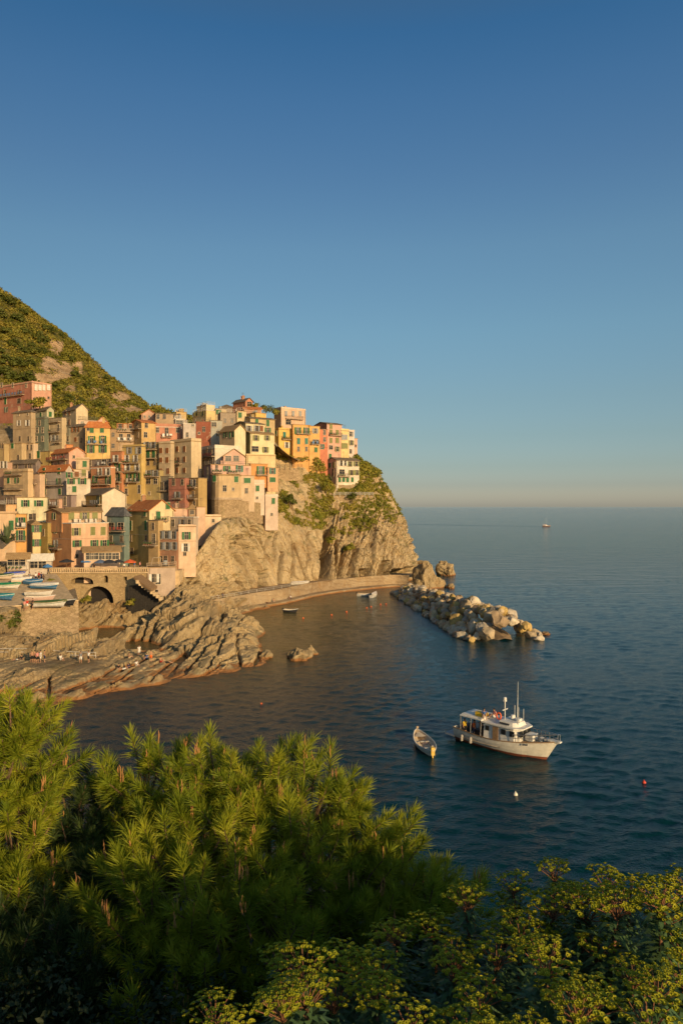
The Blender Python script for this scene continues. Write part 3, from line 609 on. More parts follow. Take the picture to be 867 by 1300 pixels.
# ================================================================ land
class RBF:
    def __init__(s, pts, lam=2.0):
        s.p = np.array([p[:2] for p in pts], float); z = np.array([p[2] for p in pts], float); n = len(z)
        d = np.linalg.norm(s.p[:, None] - s.p[None], axis=2)
        A = np.zeros((n + 3, n + 3)); A[:n, :n] = -d + lam * np.eye(n)
        Q = np.c_[np.ones(n), s.p]; A[:n, n:] = Q; A[n:, :n] = Q.T
        s.w = np.linalg.solve(A, np.r_[z, 0, 0, 0])
    def __call__(s, x, y):
        q = np.c_[np.ravel(x), np.ravel(y)]; out = np.empty(len(q))
        for i in range(0, len(q), 8000):
            c = q[i:i + 8000]; d = np.linalg.norm(c[:, None] - s.p[None], axis=2)
            out[i:i + 8000] = -d @ s.w[:-3] + s.w[-3] + c @ s.w[-2:]
        return out
pts = list(BASES)
for a in [(-150, 285, 440), (-60, 335, 420), (0, 379, 405), (40, 401, 395), (75, 428, 385), (100, 444, 375), (140, 473, 360), (180, 511, 345), (205, 540, 335), (250, 572, 330), (300, 575, 320), (350, 578, 310)]:
    p = P(*a); pts.append(tuple(p)); pts.append((p.x * 1.12, p.y + 60, p.z - 30)); pts.append((p.x * 1.3, p.y + 150, p.z - 90))
for a in [(-60, 560, 200), (-90, 640, 165), (-100, 720, 140), (-120, 480, 260), (60, 512, 262), (110, 525, 258), (160, 532, 262), (20, 488, 268), (-30, 470, 272)]:
    pts.append(tuple(P(*a)))
LAND = RBF(pts, 2.0)
xs = np.arange(-330, 40, 1.6); ys = np.arange(138, 540, 1.6)
GX, GY = np.meshgrid(xs, ys, indexing='ij')
GZ = LAND(GX, GY).reshape(GX.shape)
bx = np.array([-400, -80, -62, -46, -40, -33, -22, -2, 8, 16, 24, 26, 27]); by = np.array([142, 149, 152, 158, 172, 186, 212, 236, 248, 258, 275, 400, 900])
front = np.interp(GX, bx, by)
far = np.clip((GY - 236 - np.abs(GX + 60) * .0) / 40, 0, 1)
P3 = np.stack([GX, GY, GZ], -1).reshape(-1, 3)
nz = fbm(P3 * .035, 4, 3) * 7 + ridge(P3 * np.array([.06, .04, .06]), 3, 8) * 5 - 3
GZ = GZ + (nz * far.ravel()).reshape(GZ.shape)
keep = ((GY > front) & ~((GY > 285) & (GX > -20 + (400 - GY) * .1))).ravel()
LV = np.stack([GX, GY, GZ], -1).reshape(-1, 3)
gfx, gfy = np.gradient(GZ, 1.6)
def landz(x, y):
    i = (x - xs[0]) / 1.6; j = (y - ys[0]) / 1.6
    i0 = np.clip(np.floor(i).astype(int), 0, len(xs) - 2); j0 = np.clip(np.floor(j).astype(int), 0, len(ys) - 2)
    a = i - i0; b = j - j0
    return (GZ[i0, j0] * (1 - a) * (1 - b) + GZ[i0 + 1, j0] * a * (1 - b) + GZ[i0, j0 + 1] * (1 - a) * b + GZ[i0 + 1, j0 + 1] * a * b)
def ppx(V): return 433.5 + V[:, 0] / V[:, 1] * F, 643 - (V[:, 2] - CAMZ) / V[:, 1] * F
# bare rock on the mountainside, where the slope breaks out of the scrub
lpx, lpy = ppx(LV)
rockm = np.zeros(len(LV))
for (cx, cy, rx, ry, a) in [(72, 440, 10, 12, 1), (62, 462, 14, 10, 1), (80, 470, 13, 12, 1.1), (100, 466, 8, 14, .9), (57, 480, 20, 6, 1.1), (118, 500, 9, 9, .9), (150, 505, 18, 9, .9), (125, 478, 14, 8, .6), (165, 520, 14, 7, .6), (90, 492, 8, 8, .8), (140, 515, 10, 6, .7), (100, 430, 12, 5, .6), (135, 460, 10, 5, .5), (40, 478, 14, 5, .8)]:
    rockm = np.maximum(rockm, a * np.exp(-((lpx - cx) / rx) ** 2 - ((lpy - cy) / ry) ** 2))
rockm = rockm + .35 * fbm(LV * .12, 4, 21) * (rockm > .05) + .25 * (fbm(LV * .05, 4, 5) > .28)
up_hill = (GY > 236 + 0 * GX).ravel()
# mountain / village split
fm = grid_faces(len(xs), len(ys), keep)
sel = up_hill[fm].all(1)
def sub(faces):
    u, inv = np.unique(faces, return_inverse=True); return LV[u], inv.reshape(faces.shape), u
t = NT('mountain scrub ground'); t.set(.95, 0, .1); v = t.coord()
n = t.noise(v, .05, 6, .65); n2 = t.noise(v, .5, 5, .7)
at = t.n('ShaderNodeAttribute'); at.attribute_name = 'rock'
g = t.ramp(n2, [(.3, (.05, .05, .014)), (.5, (.11, .10, .026)), (.7, (.20, .15, .05))])
r_ = t.ramp(t.noise(t.coord((1, 1, .5)), .28, 6, .72), [(.3, (.20, .13, .07)), (.5, (.40, .27, .15)), (.7, (.50, .36, .22))])
t.col(t.mix(t.ramp(t.math('ADD', at.outputs['Fac'], t.math('MULTIPLY', t.math('SUBTRACT', n2, .5), .5)), [(.35, 0), (.5, 1)]), g, r_))
t.bump(n2, .9, 1.2); MAT_MTN = t.m
V, Fa, u = sub(fm[sel]); me = np_mesh('mountain', V, Fa, [MAT_MTN], smooth=True); vattr(me, 'rock', rockm[u])
tag(link('mountain', me), kind='structure')
t = NT('village ground'); t.set(.95, 0, .1); v = t.coord()
n2 = t.noise(v, .4, 6, .7)
t.col(t.ramp(n2, [(.32, (.10, .09, .03)), (.45, (.22, .16, .09)), (.65, (.36, .27, .17))])); t.bump(n2, .8, .6); MAT_VG = t.m
V, Fa, u = sub(fm[~sel]); tag(link('village_ground', np_mesh('village_ground', V, Fa, [MAT_VG], smooth=True)), kind='structure')

# ---------------------------------------------------------------- headland cliff
cols = 'A0 A B C D E F G H I J K L'.split()
rows = [
 [(244, 748, 172), (226, 748, 154), (262, 757, 162), (300, 755, 175), (340, 755, 188), (375, 750, 197), (410, 746, 204), (440, 745, 209), (475, 742, 214), (505, 740, 219), (529, 735, 228), (530, 715, 262), (470, 705, 330)],
 [(262, 716, 176), (244, 717, 157), (274, 708, 163), (304, 700, 178), (340, 703, 192), (373, 703, 200), (411, 702, 209), (440, 702, 211), (474, 703, 216), (503, 705, 221), (522, 697, 231), (513, 690, 266), (455, 690, 330)],
 [(280, 680, 178), (265, 684, 159), (289, 675, 167), (312, 667, 182), (345, 664, 197), (376, 668, 205), (412, 680, 213), (440, 682, 215), (472, 680, 219), (498, 678, 223), (515, 675, 234), (503, 672, 270), (440, 680, 330)],
 [(292, 668, 184), (279, 664, 163), (297, 661, 174), (318, 658, 188), (345, 650, 203), (376, 648, 211), (410, 655, 219), (438, 655, 221), (468, 655, 224), (492, 653, 228), (505, 650, 238), (490, 650, 272), (430, 660, 330)],
 [(296, 655, 192), (283, 654, 184), (300, 652, 190), (322, 650, 197), (348, 625, 212), (376, 622, 218), (408, 625, 224), (435, 625, 226), (462, 625, 228), (481, 628, 232), (491, 626, 241), (476, 630, 273), (420, 640, 330)],
 [(262, 606, 200), (278, 606, 195), (300, 606, 203), (324, 606, 211), (350, 600, 221), (378, 598, 226), (405, 600, 230), (425, 611, 231), (452, 615, 232), (471, 605, 236), (479, 603, 243), (462, 610, 275), (410, 620, 330)],
 [(262, 592, 207), (280, 590, 207), (300, 588, 213), (325, 585, 221), (350, 572, 231), (378, 573, 233), (405, 577, 236), (425, 581, 238), (450, 582, 241), (459, 590, 243), (463, 589, 248), (448, 596, 275), (400, 605, 330)],
]
G0 = np.array([[tuple(P(*a)) for a in r] for r in rows])
bot = G0[0].copy(); bot[:, 2] = -2.5
top = G0[-1].copy(); top[:, 1] += 26; top[:, 0] *= 1.06; top[:, 2] += 1
G0 = np.concatenate([bot[None], G0, top[None]], 0)
def catmull(A, n):
    k = A.shape[0]; t = np.linspace(0, k - 1, n); i = np.clip(np.floor(t).astype(int), 0, k - 2); f = (t - i).reshape((-1,) + (1,) * (A.ndim - 1))
    p0, p1, p2, p3 = A[np.clip(i - 1, 0, k - 1)], A[i], A[i + 1], A[np.clip(i + 2, 0, k - 1)]
    return .5 * (2 * p1 + (p2 - p0) * f + (2 * p0 - 5 * p1 + 4 * p2 - p3) * f ** 2 + (3 * p1 - p0 - 3 * p2 + p3) * f ** 3)
def normals(Gd):
    a = np.gradient(Gd, axis=0); b = np.gradient(Gd, axis=1); n = np.cross(b, a); return n / (np.linalg.norm(n, axis=2, keepdims=True) + 1e-9)
NU, NV = 440, 680
def blocks(p, size, seed, warp=.6):
    """angular joint blocks: every cell of a skewed, warped lattice stands out by its own amount and tilts its own way"""
    A_ = np.array([[.80, .35, -.49], [-.30, .93, .20], [.52, -.02, .85]]); a = (p + np.stack([vnoise(p * .25 + k * 31, seed + k) for k in range(3)], 1) * warp * size) @ A_.T / size
    a[:, 2] *= .6; i = np.floor(a).astype(np.int64); f = a - i - .5
    h = [_h(i[:, 0], i[:, 1], i[:, 2], seed + k) - .5 for k in range(3)]
    return h[0] * 1.3 + h[1] * f[:, 0] * 1.2 + h[2] * f[:, 2] * 1.2
def bedding(s, c, k, blk, seed, notch=.1):
    """broken layers: each slab of a bed stands out by its own amount, with an open joint between the slabs"""
    a = s * k; i = np.floor(a); f = a - i; w = vnoise(np.stack([i * .37, c * .06, i * 0], 1), seed) * 1.3
    b = c / blk + w + _h(i.astype(np.int64), i.astype(np.int64) * 0, i.astype(np.int64) * 0, seed) * 3; j = np.floor(b); g = b - j
    h = _h(i.astype(np.int64), j.astype(np.int64), j.astype(np.int64) * 0, seed + 1) - .5
    return h * 1.5 + (f - .5) * .35 - .9 * np.exp(-((np.minimum(f, 1 - f)) / notch) ** 2) * (vnoise(np.stack([i * 1.7, c * .15, i * 0], 1), seed + 2) > -.1) - .35 * np.exp(-(np.minimum(g, 1 - g) / .05) ** 2)
CL = catmull(np.swapaxes(catmull(G0, NU), 0, 1), NV).swapaxes(0, 1)
CN_ = normals(CL); Vc = CL.reshape(-1, 3); N_ = CN_.reshape(-1, 3)
if N_[:, 1].mean() > 0: N_ = -N_
cpx, cpy = ppx(Vc)
rx = np.clip((cpx - 300) / 110, 0, 1)
sx = cpx * (.79 * (1 - rx) + .965 * rx) + cpy * (.61 * (1 - rx) + .26 * rx)    # across the bedding
sv = np.stack([sx * .2, Vc[:, 2] * .05, Vc[:, 1] * .03], 1)
rocky = np.clip((cpy - 640) / 25, 0, 1)
lin = sx * .21 + fbm(Vc * .05, 3, 33) * 1.6
d = (ridge(sv * np.array([.35, 1, 1]), 4, 31) - .62) * 2.2 * (.25 + .75 * rocky)
d += (bedding(lin, Vc[:, 2] * .9 + Vc[:, 0] * .25, .30, 14.0, 31, .06) * 1.7 + bedding(lin + fbm(Vc * .3, 2, 36) * .35, Vc[:, 2] + Vc[:, 0] * .4, 1.1, 6.0, 35, .10) * .55 + bedding(lin + fbm(Vc * .6, 2, 37) * .2, Vc[:, 2], 2.6, 3.0, 38, .16) * .22) * (.3 + .7 * rocky)
d += fbm(Vc * .07, 4, 40) * 2.2 + fbm(Vc * .33, 4, 44) * .8 + (ridge(Vc * np.array([.12, .12, .05]), 4, 50) - .62) * 1.6
slab = np.exp(-((cpx - 365) / 38) ** 4) * rocky       # the smooth tall slab left of the great crack
d += (blocks(Vc, 4.2, 301) * .9 + blocks(Vc, 1.5, 311) * .34) * (.3 + .7 * rocky)
d = d * (1 - .6 * slab) * np.where(cpx < 332, np.clip((cpy - 652) / 22, .12, 1), 1)
def crack(poly, w, a):
    global d
    q = np.array(poly, float)
    xx = np.interp(cpy, q[:, 1], q[:, 0], left=-999, right=-999)
    wob = fbm(np.stack([cpy * .12, cpy * 0 + a, cpy * 0 + w], 1), 3, 60) * 3
    d = d - 1.9 * a * np.exp(-((cpx - xx - wob) / (w * 1.35)) ** 2)
crack([(416, 668), (413, 700), (409, 760)], 2.8, 4.5); crack([(413, 700), (410, 760)], 2.4, 2.2)
for c_ in [([(359, 700), (356, 720), (352, 758)], 1.5, 2.2), ([(346, 672), (335, 700), (331, 758)], 1.2, 1.2), ([(333, 724), (329, 756)], 2.0, 3.0), ([(463, 722), (461, 752)], 3.0, 4.0), ([(488, 712), (480, 750)], 2.6, 2.6),
           ([(492, 725), (487, 750)], 2.0, 3.0), ([(438, 690), (430, 745)], 1.8, 1.6), ([(452, 690), (445, 740)], 1.8, 1.6), ([(508, 722), (506, 752)], 4.5, 5.0), ([(522, 718), (524, 750)], 4.0, 5.0),
           ([(246, 700), (240, 730)], 2.0, 2.2), ([(256, 738), (253, 752)], 2.5, 3), ([(318, 668), (300, 705)], 1.5, 1.5), ([(326, 668), (312, 712), (318, 735)], 1.2, 1.6), ([(300, 690), (285, 730)], 1.5, 1.2), ([(291, 674), (264, 732)], 1.0, 1.1), ([(306, 668), (278, 738)], 1.1, 1.3), ([(284, 690), (266, 722)], 1.2, 1.2), ([(352, 668), (346, 712)], 1.0, .9), ([(372, 690), (370, 745)], 1.2, 1.0), ([(390, 676), (386, 728)], 1.0, .8), ([(471, 690), (466, 735)], 1.2, 1.1), ([(500, 690), (492, 730)], 1.2, 1.1), ([(427, 684), (424, 748)], 1.3, 1.3)]: crack(*c_)
edge = np.clip((np.arange(NV)[None, :] - 45) / 45, 0, 1) * np.ones((NU, NV))
Vc = Vc + N_ * (d * edge.ravel())[:, None]
Vc[:, 2] += fbm(Vc * .5, 3, 70) * .3
CLD = Vc.reshape(NU, NV, 3); CN2 = normals(CLD).reshape(-1, 3)
if CN2[:, 1].mean() > 0: CN2 = -CN2
MAT_CLIFF = rockmat('sunlit cliff rock', (.58, .44, .25), (.33, .24, .135), (.80, 0.0, .42), moss=.75, pale=.6)
tag(link('headland_cliff', np_mesh('headland_cliff', Vc, grid_faces(NU, NV), [MAT_CLIFF], smooth=False)), kind='structure')

# ---------------------------------------------------------------- low rocks of the harbour mouth
rp = [(-60, 895, 85.7, -1.2), (-20, 891, 87.0, 0), (50, 886, 88.9, 0), (100, 881, 90.8, 0), (150, 870, 95.2, 0), (200, 863, 98.2, 0), (250, 853, 102.9, 0), (300, 847, 105.9, 0), (333, 840, 109.6, 0), (345, 832, 114, 0), (331, 815, 125.6, 0), (322, 797, 140, 0), (314, 785, 152, 0)]
pts = [(x_.x, x_.y, z) for x_, z in ((S(a, b, z), z) for a, b, Y, z in rp)]
for a, b, z in [(-20, 884, 1.2), (50, 878, 1.3), (100, 873, 1.3), (150, 861, 1.4), (200, 854, 1.3), (250, 844, 1.4), (290, 839, 1.3), (322, 833, 1.2)]:
    p = S(a, b, z); pts.append((p.x, p.y, z))
for a, b in [(-20, 905), (50, 899), (100, 893), (150, 883), (200, 875), (250, 865), (300, 859), (340, 851), (357, 830), (345, 812), (336, 795), (328, 780)]:
    p = S(a, b); pts.append((p.x, p.y, -2.2))
for a in [(-60, 848, 97), (0, 848, 98), (60, 846, 99.5), (110, 843, 102), (-60, 838, 103), (0, 836, 104), (60, 834, 105), (110, 833, 107), (20, 866, 93), (70, 862, 95), (120, 856, 98), (170, 852, 101), (215, 846, 104),
          (-40, 826, 107), (10, 822, 108.5), (60, 818, 110), (105, 820, 110), (0, 800, 112), (30, 812, 111.5), (60, 815, 112.5), (92, 815, 115), (118, 806, 117), (140, 808, 117), (155, 812, 117.5), (125, 818, 112),
          (30, 812, 118), (60, 812, 120), (90, 812, 122), (8, 778, 115), (-40, 785, 114), (0, 772, 119),
          (165, 800, 126.5), (180, 785, 131), (205, 778, 133), (232, 764, 138), (262, 764, 140), (296, 771, 139), (312, 782, 135), (210, 800, 125), (250, 792, 125), (290, 795, 126), (315, 797, 130),
          (190, 825, 112), (225, 817, 115), (262, 812, 117), (300, 812, 119), (322, 822, 116), (334, 833, 112), (240, 838, 106), (280, 832, 109.5), (160, 835, 108), (200, 838, 106),
          (185, 845, 104), (230, 790, 128), (275, 780, 133),
          (100, 770, 141), (112, 764, 143), (135, 768, 143), (150, 774, 142), (165, 780, 141), (190, 772, 144), (205, 756, 148), (220, 748, 150), (240, 755, 152), (265, 760, 158), (290, 765, 160), (110, 782, 140), (200, 745, 153), (230, 726, 150), (245, 722, 155), (226, 738, 147), (265, 735, 162)]:
    pts.append(tuple(P(*a)))
for a, b in [(118, 802), (140, 800), (155, 806), (168, 818), (182, 824)]:
    p = S(a, b, -.3); pts.append((p.x, p.y, -3.0))
LOW = RBF(pts, .05)
rxs = np.arange(-80, -8, .22); rys = np.arange(83, 168, .22)
RX, RY = np.meshgrid(rxs, rys, indexing='ij'); RZ = LOW(RX, RY).reshape(RX.shape)
Gd = np.stack([RX, RY, RZ], -1); Vr = Gd.reshape(-1, 3); Nn = normals(Gd).reshape(-1, 3)
if Nn[:, 2].mean() < 0: Nn = -Nn
qx, qy = ppx(Vr)
plat = np.exp(-(np.clip(qx - 118, 0, 999) / 14) ** 2) * np.exp(-((qy - 843) / 9.0) ** 4)   # trodden flat ledge
sb = Vr[:, 0] * .80 - Vr[:, 1] * .22 - Vr[:, 2] * .72 + fbm(Vr * .05, 3, 79) * 3.0
cb_ = Vr[:, 1] * .8 + Vr[:, 0] * .35 + Vr[:, 2] * .8
sv = np.stack([sb * .42, Vr[:, 0] * .04, Vr[:, 1] * .05 + Vr[:, 2] * .04], 1)
d = (ridge(sv, 4, 81) - .66) * .6 + fbm(Vr * .12, 4, 84) * 1.1 + (ridge(Vr * .5, 3, 88) - .6) * .5 + bedding(sb, cb_, .2, 9.0, 80, .05) * 2.0 + bedding(sb + fbm(Vr * .3, 2, 85) * .6, cb_, .62, 4.0, 86, .08) * .6
saw = np.modf(sb * .33 + fbm(Vr * .1, 3, 91) * .9 + 100)[0]; d += (saw - .5) * .6 * (fbm(Vr * .06, 2, 93) > -.15)
d += blocks(Vr, 3.6, 321) * .85 + blocks(Vr, 1.3, 331) * .3
d += .3; d *= (1 - .9 * np.clip(plat, 0, 1)) * np.clip((Vr[:, 2] + .3) / 2.6, .12, 1)
def rift(poly, w, a):      # open joints between the slabs
    global d
    q_ = np.array([tuple(P(x, y, 100)) for x, y in poly]); px_ = np.array([p[0] for p in poly], float); py_ = np.array([p[1] for p in poly], float)
    xx = np.interp(-qy, -py_, px_, left=-999, right=-999) if py_[0] > py_[-1] else np.interp(qy, py_, px_, left=-999, right=-999)
    wob = fbm(np.stack([qy * .15, qy * 0 + a, qx * 0 + w], 1), 3, 61) * 2.5
    d = d - a * np.exp(-((qx - xx - wob) / w) ** 2)
for r_ in [([(118, 880), (150, 862), (172, 846)], 1.8, 1.5), ([(62, 886), (64, 852)], 1.6, 1.6), ([(140, 872), (168, 856)], 1.5, 1.2), ([(190, 866), (214, 838), (240, 812)], 1.8, 1.5), ([(214, 858), (250, 812), (262, 800)], 2.0, 1.8), ([(232, 856), (268, 812)], 1.8, 1.6), ([(226, 838), (236, 818)], 5.0, 2.6),
           ([(262, 850), (290, 806)], 1.6, 1.3), ([(306, 846), (300, 812)], 1.5, 1.2), ([(328, 843), (331, 826)], 1.8, 2.2), ([(166, 818), (178, 786)], 1.8, 2.0), ([(176, 818), (190, 784)], 2.2, 2.2), ([(188, 818), (200, 786)], 2.0, 1.8), ([(150, 852), (172, 838)], 3.5, 1.9), ([(280, 794), (286, 772)], 1.8, 1.8), ([(226, 770), (232, 752)], 2.0, 2.0)]: rift(*r_)
Vr = Vr + Nn * d[:, None] * np.array([1, 1, .8])
kr = (RY < np.where((RX < -39.5) & (RX > -63.5), 143.6, np.interp(RX, bx, by) + 8)).ravel()
MAT_ROCK = rockmat('harbour rock', (.49, .36, .19), (.25, .18, .10), (.80, -.22, -.72), moss=.3)
tag(link('shore_rocks', np_mesh('shore_rocks', Vr, grid_faces(len(rxs), len(rys), kr), [MAT_ROCK], smooth=False)), kind='structure')
def lowz(x, y):
    i = int(round((x - rxs[0]) / .22)); j = int(round((y - rys[0]) / .22)); nb = []
    for di in (-3, 0, 3):
        for dj in (-3, 0, 3): nb.append(Vr[min(max(i + di, 0), len(rxs) - 1) * len(rys) + min(max(j + dj, 0), len(rys) - 1), 2])
    return float(np.median(nb))

# ---------------------------------------------------------------- boat square, plaza, bridge wall, quay
MAT_CONC = M['conc']; MAT_WALL = masonry('harbour masonry'); MAT_WALL2 = masonry('dry stone terrace wall', (.40, .29, .17), (.22, .15, .08), .6)
def slab_obj(name, quad, depth, m, n=12):
    q = [Vector(a) for a in quad]; b = MB()
    b.hexa([v - Vector((0, 0, depth)) for v in q] + q); return tag(b.obj(name, m), kind='structure')
sq = [P(-40, 773, 117), P(97, 763, 122.5), P(72, 728, 143.5), P(-40, 734, 139)]
slab_obj('boat_square', sq, 8, MAT_CONC)
pz = 10.75
slab_obj('plaza', [(-66, 147.0, pz), (-33.5, 147.0, pz), (-33.5, 166, pz), (-66, 166, pz)], 3, MAT_CONC)
b = MB()
a0, a1 = P(16, 770, 117.3), P(100, 763, 121.8); b0, b1 = P(16, 815, 114.5), P(101, 812, 117.8)
off = Vector((0, 2.0, 0)); b0.z = 1.0; b1.z = .2
b.hexa([b0, b1, b1 + Vector((-5.5, 14, 0)), b0 + off, a0, a1, a1 + Vector((-5.8, 14, .6)), a0 + off])
w_ = b.obj('retaining_wall', MAT_WALL2); tag(w_, 'tall rubble stone retaining wall holding up the square of beached boats', 'wall')
b = MB(); b.tube([P(-10, 771.5, 116.9), P(20, 769.5, 117.0), P(100, 762.5, 121.6)], .16, 6); b.obj('coping', M['conc'], w_)
def plate(outline, holes, thick):
    cu = bpy.data.curves.new('outline', 'CURVE'); cu.dimensions = '2D'; cu.fill_mode = 'BOTH'; cu.extrude = thick / 2
    for pl in [outline] + holes:
        sp = cu.splines.new('POLY'); sp.points.add(len(pl) - 1); sp.use_cyclic_u = True
        for k, (x, z) in enumerate(pl): sp.points[k].co = (x, z, 0, 1)
    o = bpy.data.objects.new('outline', cu); COL.objects.link(o); dg = bpy.context.evaluated_depsgraph_get()
    me = bpy.data.meshes.new_from_object(o.evaluated_get(dg)); bpy.data.objects.remove(o); me.transform(Matrix.Rotation(math.pi / 2, 4, 'X')); me.materials.clear(); return me
def xz(px, py, Y=145.0): p = P(px, py, Y); return (p.x, p.z)
def arch(x0, x1, yb_, ysp, ycr, n=12):
    pts = [xz(x0, yb_), xz(x0, ysp)]
    for i in range(1, n):
        a = math.pi * i / n; pts.append(xz((x0 + x1) / 2 - (x1 - x0) / 2 * math.cos(a), ysp - (ysp - ycr) * math.sin(a)))
    return pts + [xz(x1, ysp), xz(x1, yb_)]
out = [xz(64, 800), xz(64, 726), xz(188, 725), xz(188, 800)]
me = plate(out, [arch(92.5, 121, 741, 738, 732), arch(134, 139.5, 739, 732.5, 730), arch(159, 163.5, 736.5, 731.6, 731.5), arch(108, 146.5, 772, 763, 743.5)], 2.4)
me.materials.append(MAT_WALL)
br = empty('arched_wall', (0, 145.2, 0)); tag(br, 'stone harbour wall with two arches and a small window below the plaza', 'wall')
link('wall', me, br)
b = MB()
for py, hh in ((727.3, .22), (721.5, .18)):
    p, q = P(64, py, 143.7), P(188, py - .6, 143.7); b.box(((p.x + q.x) / 2, -1.3, (p.z + q.z) / 2), (q.x - p.x, .5, hh))
b.obj('string_course', M['conc'], br)
b = MB(); p, q = P(64, 726, 143.9), P(188, 725.4, 143.9)
for k in range(46):
    c = p.lerp(q, k / 45); b.box((c.x, -1.25, c.z + .42), (.2, .2, .84))
b.obj('baluster', M['conc'], br)
b = MB(); b.box((-50, 1.5, 4), (26, .3, 12)); b.obj('back_wall', M['dark'], br)  # near black sheet: the dark depth of the arches painted as colour
# quay along the foot of the cliff
ql = [(232, 792, None), (262, 786, None), (300, 779, None), (330, 772.5, None), (365, 766, None), (400, 757.5, None), (430, 752.5, None), (470, 748, None), (500, 745.5, None), (516, 746, None)]
qp = np.array([tuple(S(a, b_)) for a, b_, _ in ql]); qp = catmull(qp, 120)
tan = np.gradient(qp, axis=0); nn = np.stack([-tan[:, 1], tan[:, 0], tan[:, 2] * 0], 1); nn /= np.linalg.norm(nn, axis=1, keepdims=True)
if nn[60, 1] < 0: nn = -nn
prof = [(-.3, -3), (0, .15), (0.05, .55), (1.7, .75), (1.8, .9), (2.1, 2.9), (2.15, 3.45), (2.55, 3.45), (2.6, 2.75), (5.0, 2.8), (14.0, 2.9)]
V = []
for o_, z in prof:
    q = qp + nn * (o_ + (fbm(qp * .35 + z, 3, 5) * .35)[:, None]); q[:, 2] = z + fbm(qp * .5 + o_, 3, 9) * .12; V.append(q)
V = np.array(V); tag(link('quay', np_mesh('quay', V.reshape(-1, 3), grid_faces(len(prof), 120), [rockmat('quay stone', (.46, .33, .19), (.30, .2, .11), (.1, .1, 1), moss=.0, pale=.5)])), kind='structure')
QP, QN = qp, nn

# ---------------------------------------------------------------- single sea rocks and the boulders of the breakwater
def blob_mesh(name, sc, seed, mats, amp=.35, sub=4, facet=.5, smooth=False):
    bm = bmesh.new(); bmesh.ops.create_icosphere(bm, subdivisions=sub, radius=1.0)
    V = np.array([v.co[:] for v in bm.verts]); q = V * 1.0
    # flat broken sides: clip by random planes
    g = np.random.default_rng(seed)
    for k in range(int(9 * facet * 2)):
        n = g.normal(size=3); n /= np.linalg.norm(n); h = g.uniform(.55, .9); dd = q @ n; m = dd > h; q[m] -= np.outer((dd[m] - h) * .9, n)
    q += V * (fbm(V * 1.4 + seed * 3.7, 3, seed) * amp)[:, None]
    q += V * (fbm(V * 5 + seed, 3, seed + 5) * amp * .25)[:, None]
    q *= np.array(sc)
    for v, c in zip(bm.verts, q): v.co = c
    me = bpy.data.meshes.new(name); bm.to_mesh(me); bm.free()
    me.polygons.foreach_set('use_smooth', np.full(len(me.polygons), smooth, bool))
    for m in mats: me.materials.append(m)
    return me
def sea_rock(label, px, py, w, h, dp, seed, rz=0, top=1.0, zc=None, m=None):
    p = S(px, py); k = p.y / F
    o = link('sea_rock', blob_mesh('sea_rock', (w * k / 2, dp, h * k), seed, [m or MAT_ROCK], .42, 5, .9), None, (p.x, p.y + dp * .6, zc if zc is not None else 0), rz)
    return tag(o, label, 'rock', 'rocks standing in the sea')
sea_rock('huge rounded brown rock where the breakwater meets the headland', 547, 747, 40, 37, 5.5, 3, .3)
sea_rock('dark brown rock behind the huge rounded rock at the headland tip', 568, 731, 26, 17, 4.5, 9, .2)
sea_rock('low brown rock lying right of the huge rounded rock', 573, 747, 13, 7, 2.0, 15)
sea_rock('knobbly rock alone in the middle of the harbour water', 378, 838, 32, 19, 2.0, 24, .4)
sea_rock('small rounded rock touching the knobbly harbour rock on its right', 396, 831, 17, 10, 1.0, 30)
sea_rock('flat reddish rock awash below the ledge near the pine', 58, 897, 34, 3.5, 1.2, 33)
sea_rock('low flat rock at the outer corner of the bathing rocks', 336, 836, 22, 10, 1.6, 39)
sea_rock('reddish low rock off the seaward end of the breakwater', 692, 806, 16, 3.5, 1.5, 45)
sea_rock('thin reef showing left of the dark brown rock at the headland tip', 538, 716, 22, 4, 2, 51)
bmats = [plain('pale limestone', (.56, .47, .34), .9, .35, 1.2, spec=.1, bump=.6), plain('tan boulder stone', (.48, .37, .23), .9, .4, 1.0, spec=.1, bump=.6), plain('brown boulder stone', (.33, .24, .15), .9, .4, 1.0, spec=.1, bump=.6),
         plain('ochre boulder stone', (.46, .32, .12), .9, .35, 1.0, spec=.1, bump=.6), plain('grey boulder stone', (.42, .36, .28), .9, .4, 1.1, spec=.1, bump=.6)]
bnames = ['pale', 'tan', 'dark brown', 'ochre', 'grey']
bme = [[blob_mesh('boulder', (1, .85 + .1 * (k % 3), .72 + .05 * (k % 4)), 100 + k * 7 + 1, [bmats[j]], .22, 3, 1.5) for k in range(4)] for j in range(5)]
A_, B_ = S(517, 753), S(641, 812.5); L_ = (B_ - A_).length; ax = (B_ - A_).normalized(); cr = Vector((ax.y, -ax.x, 0))
nb = 0; PL = []
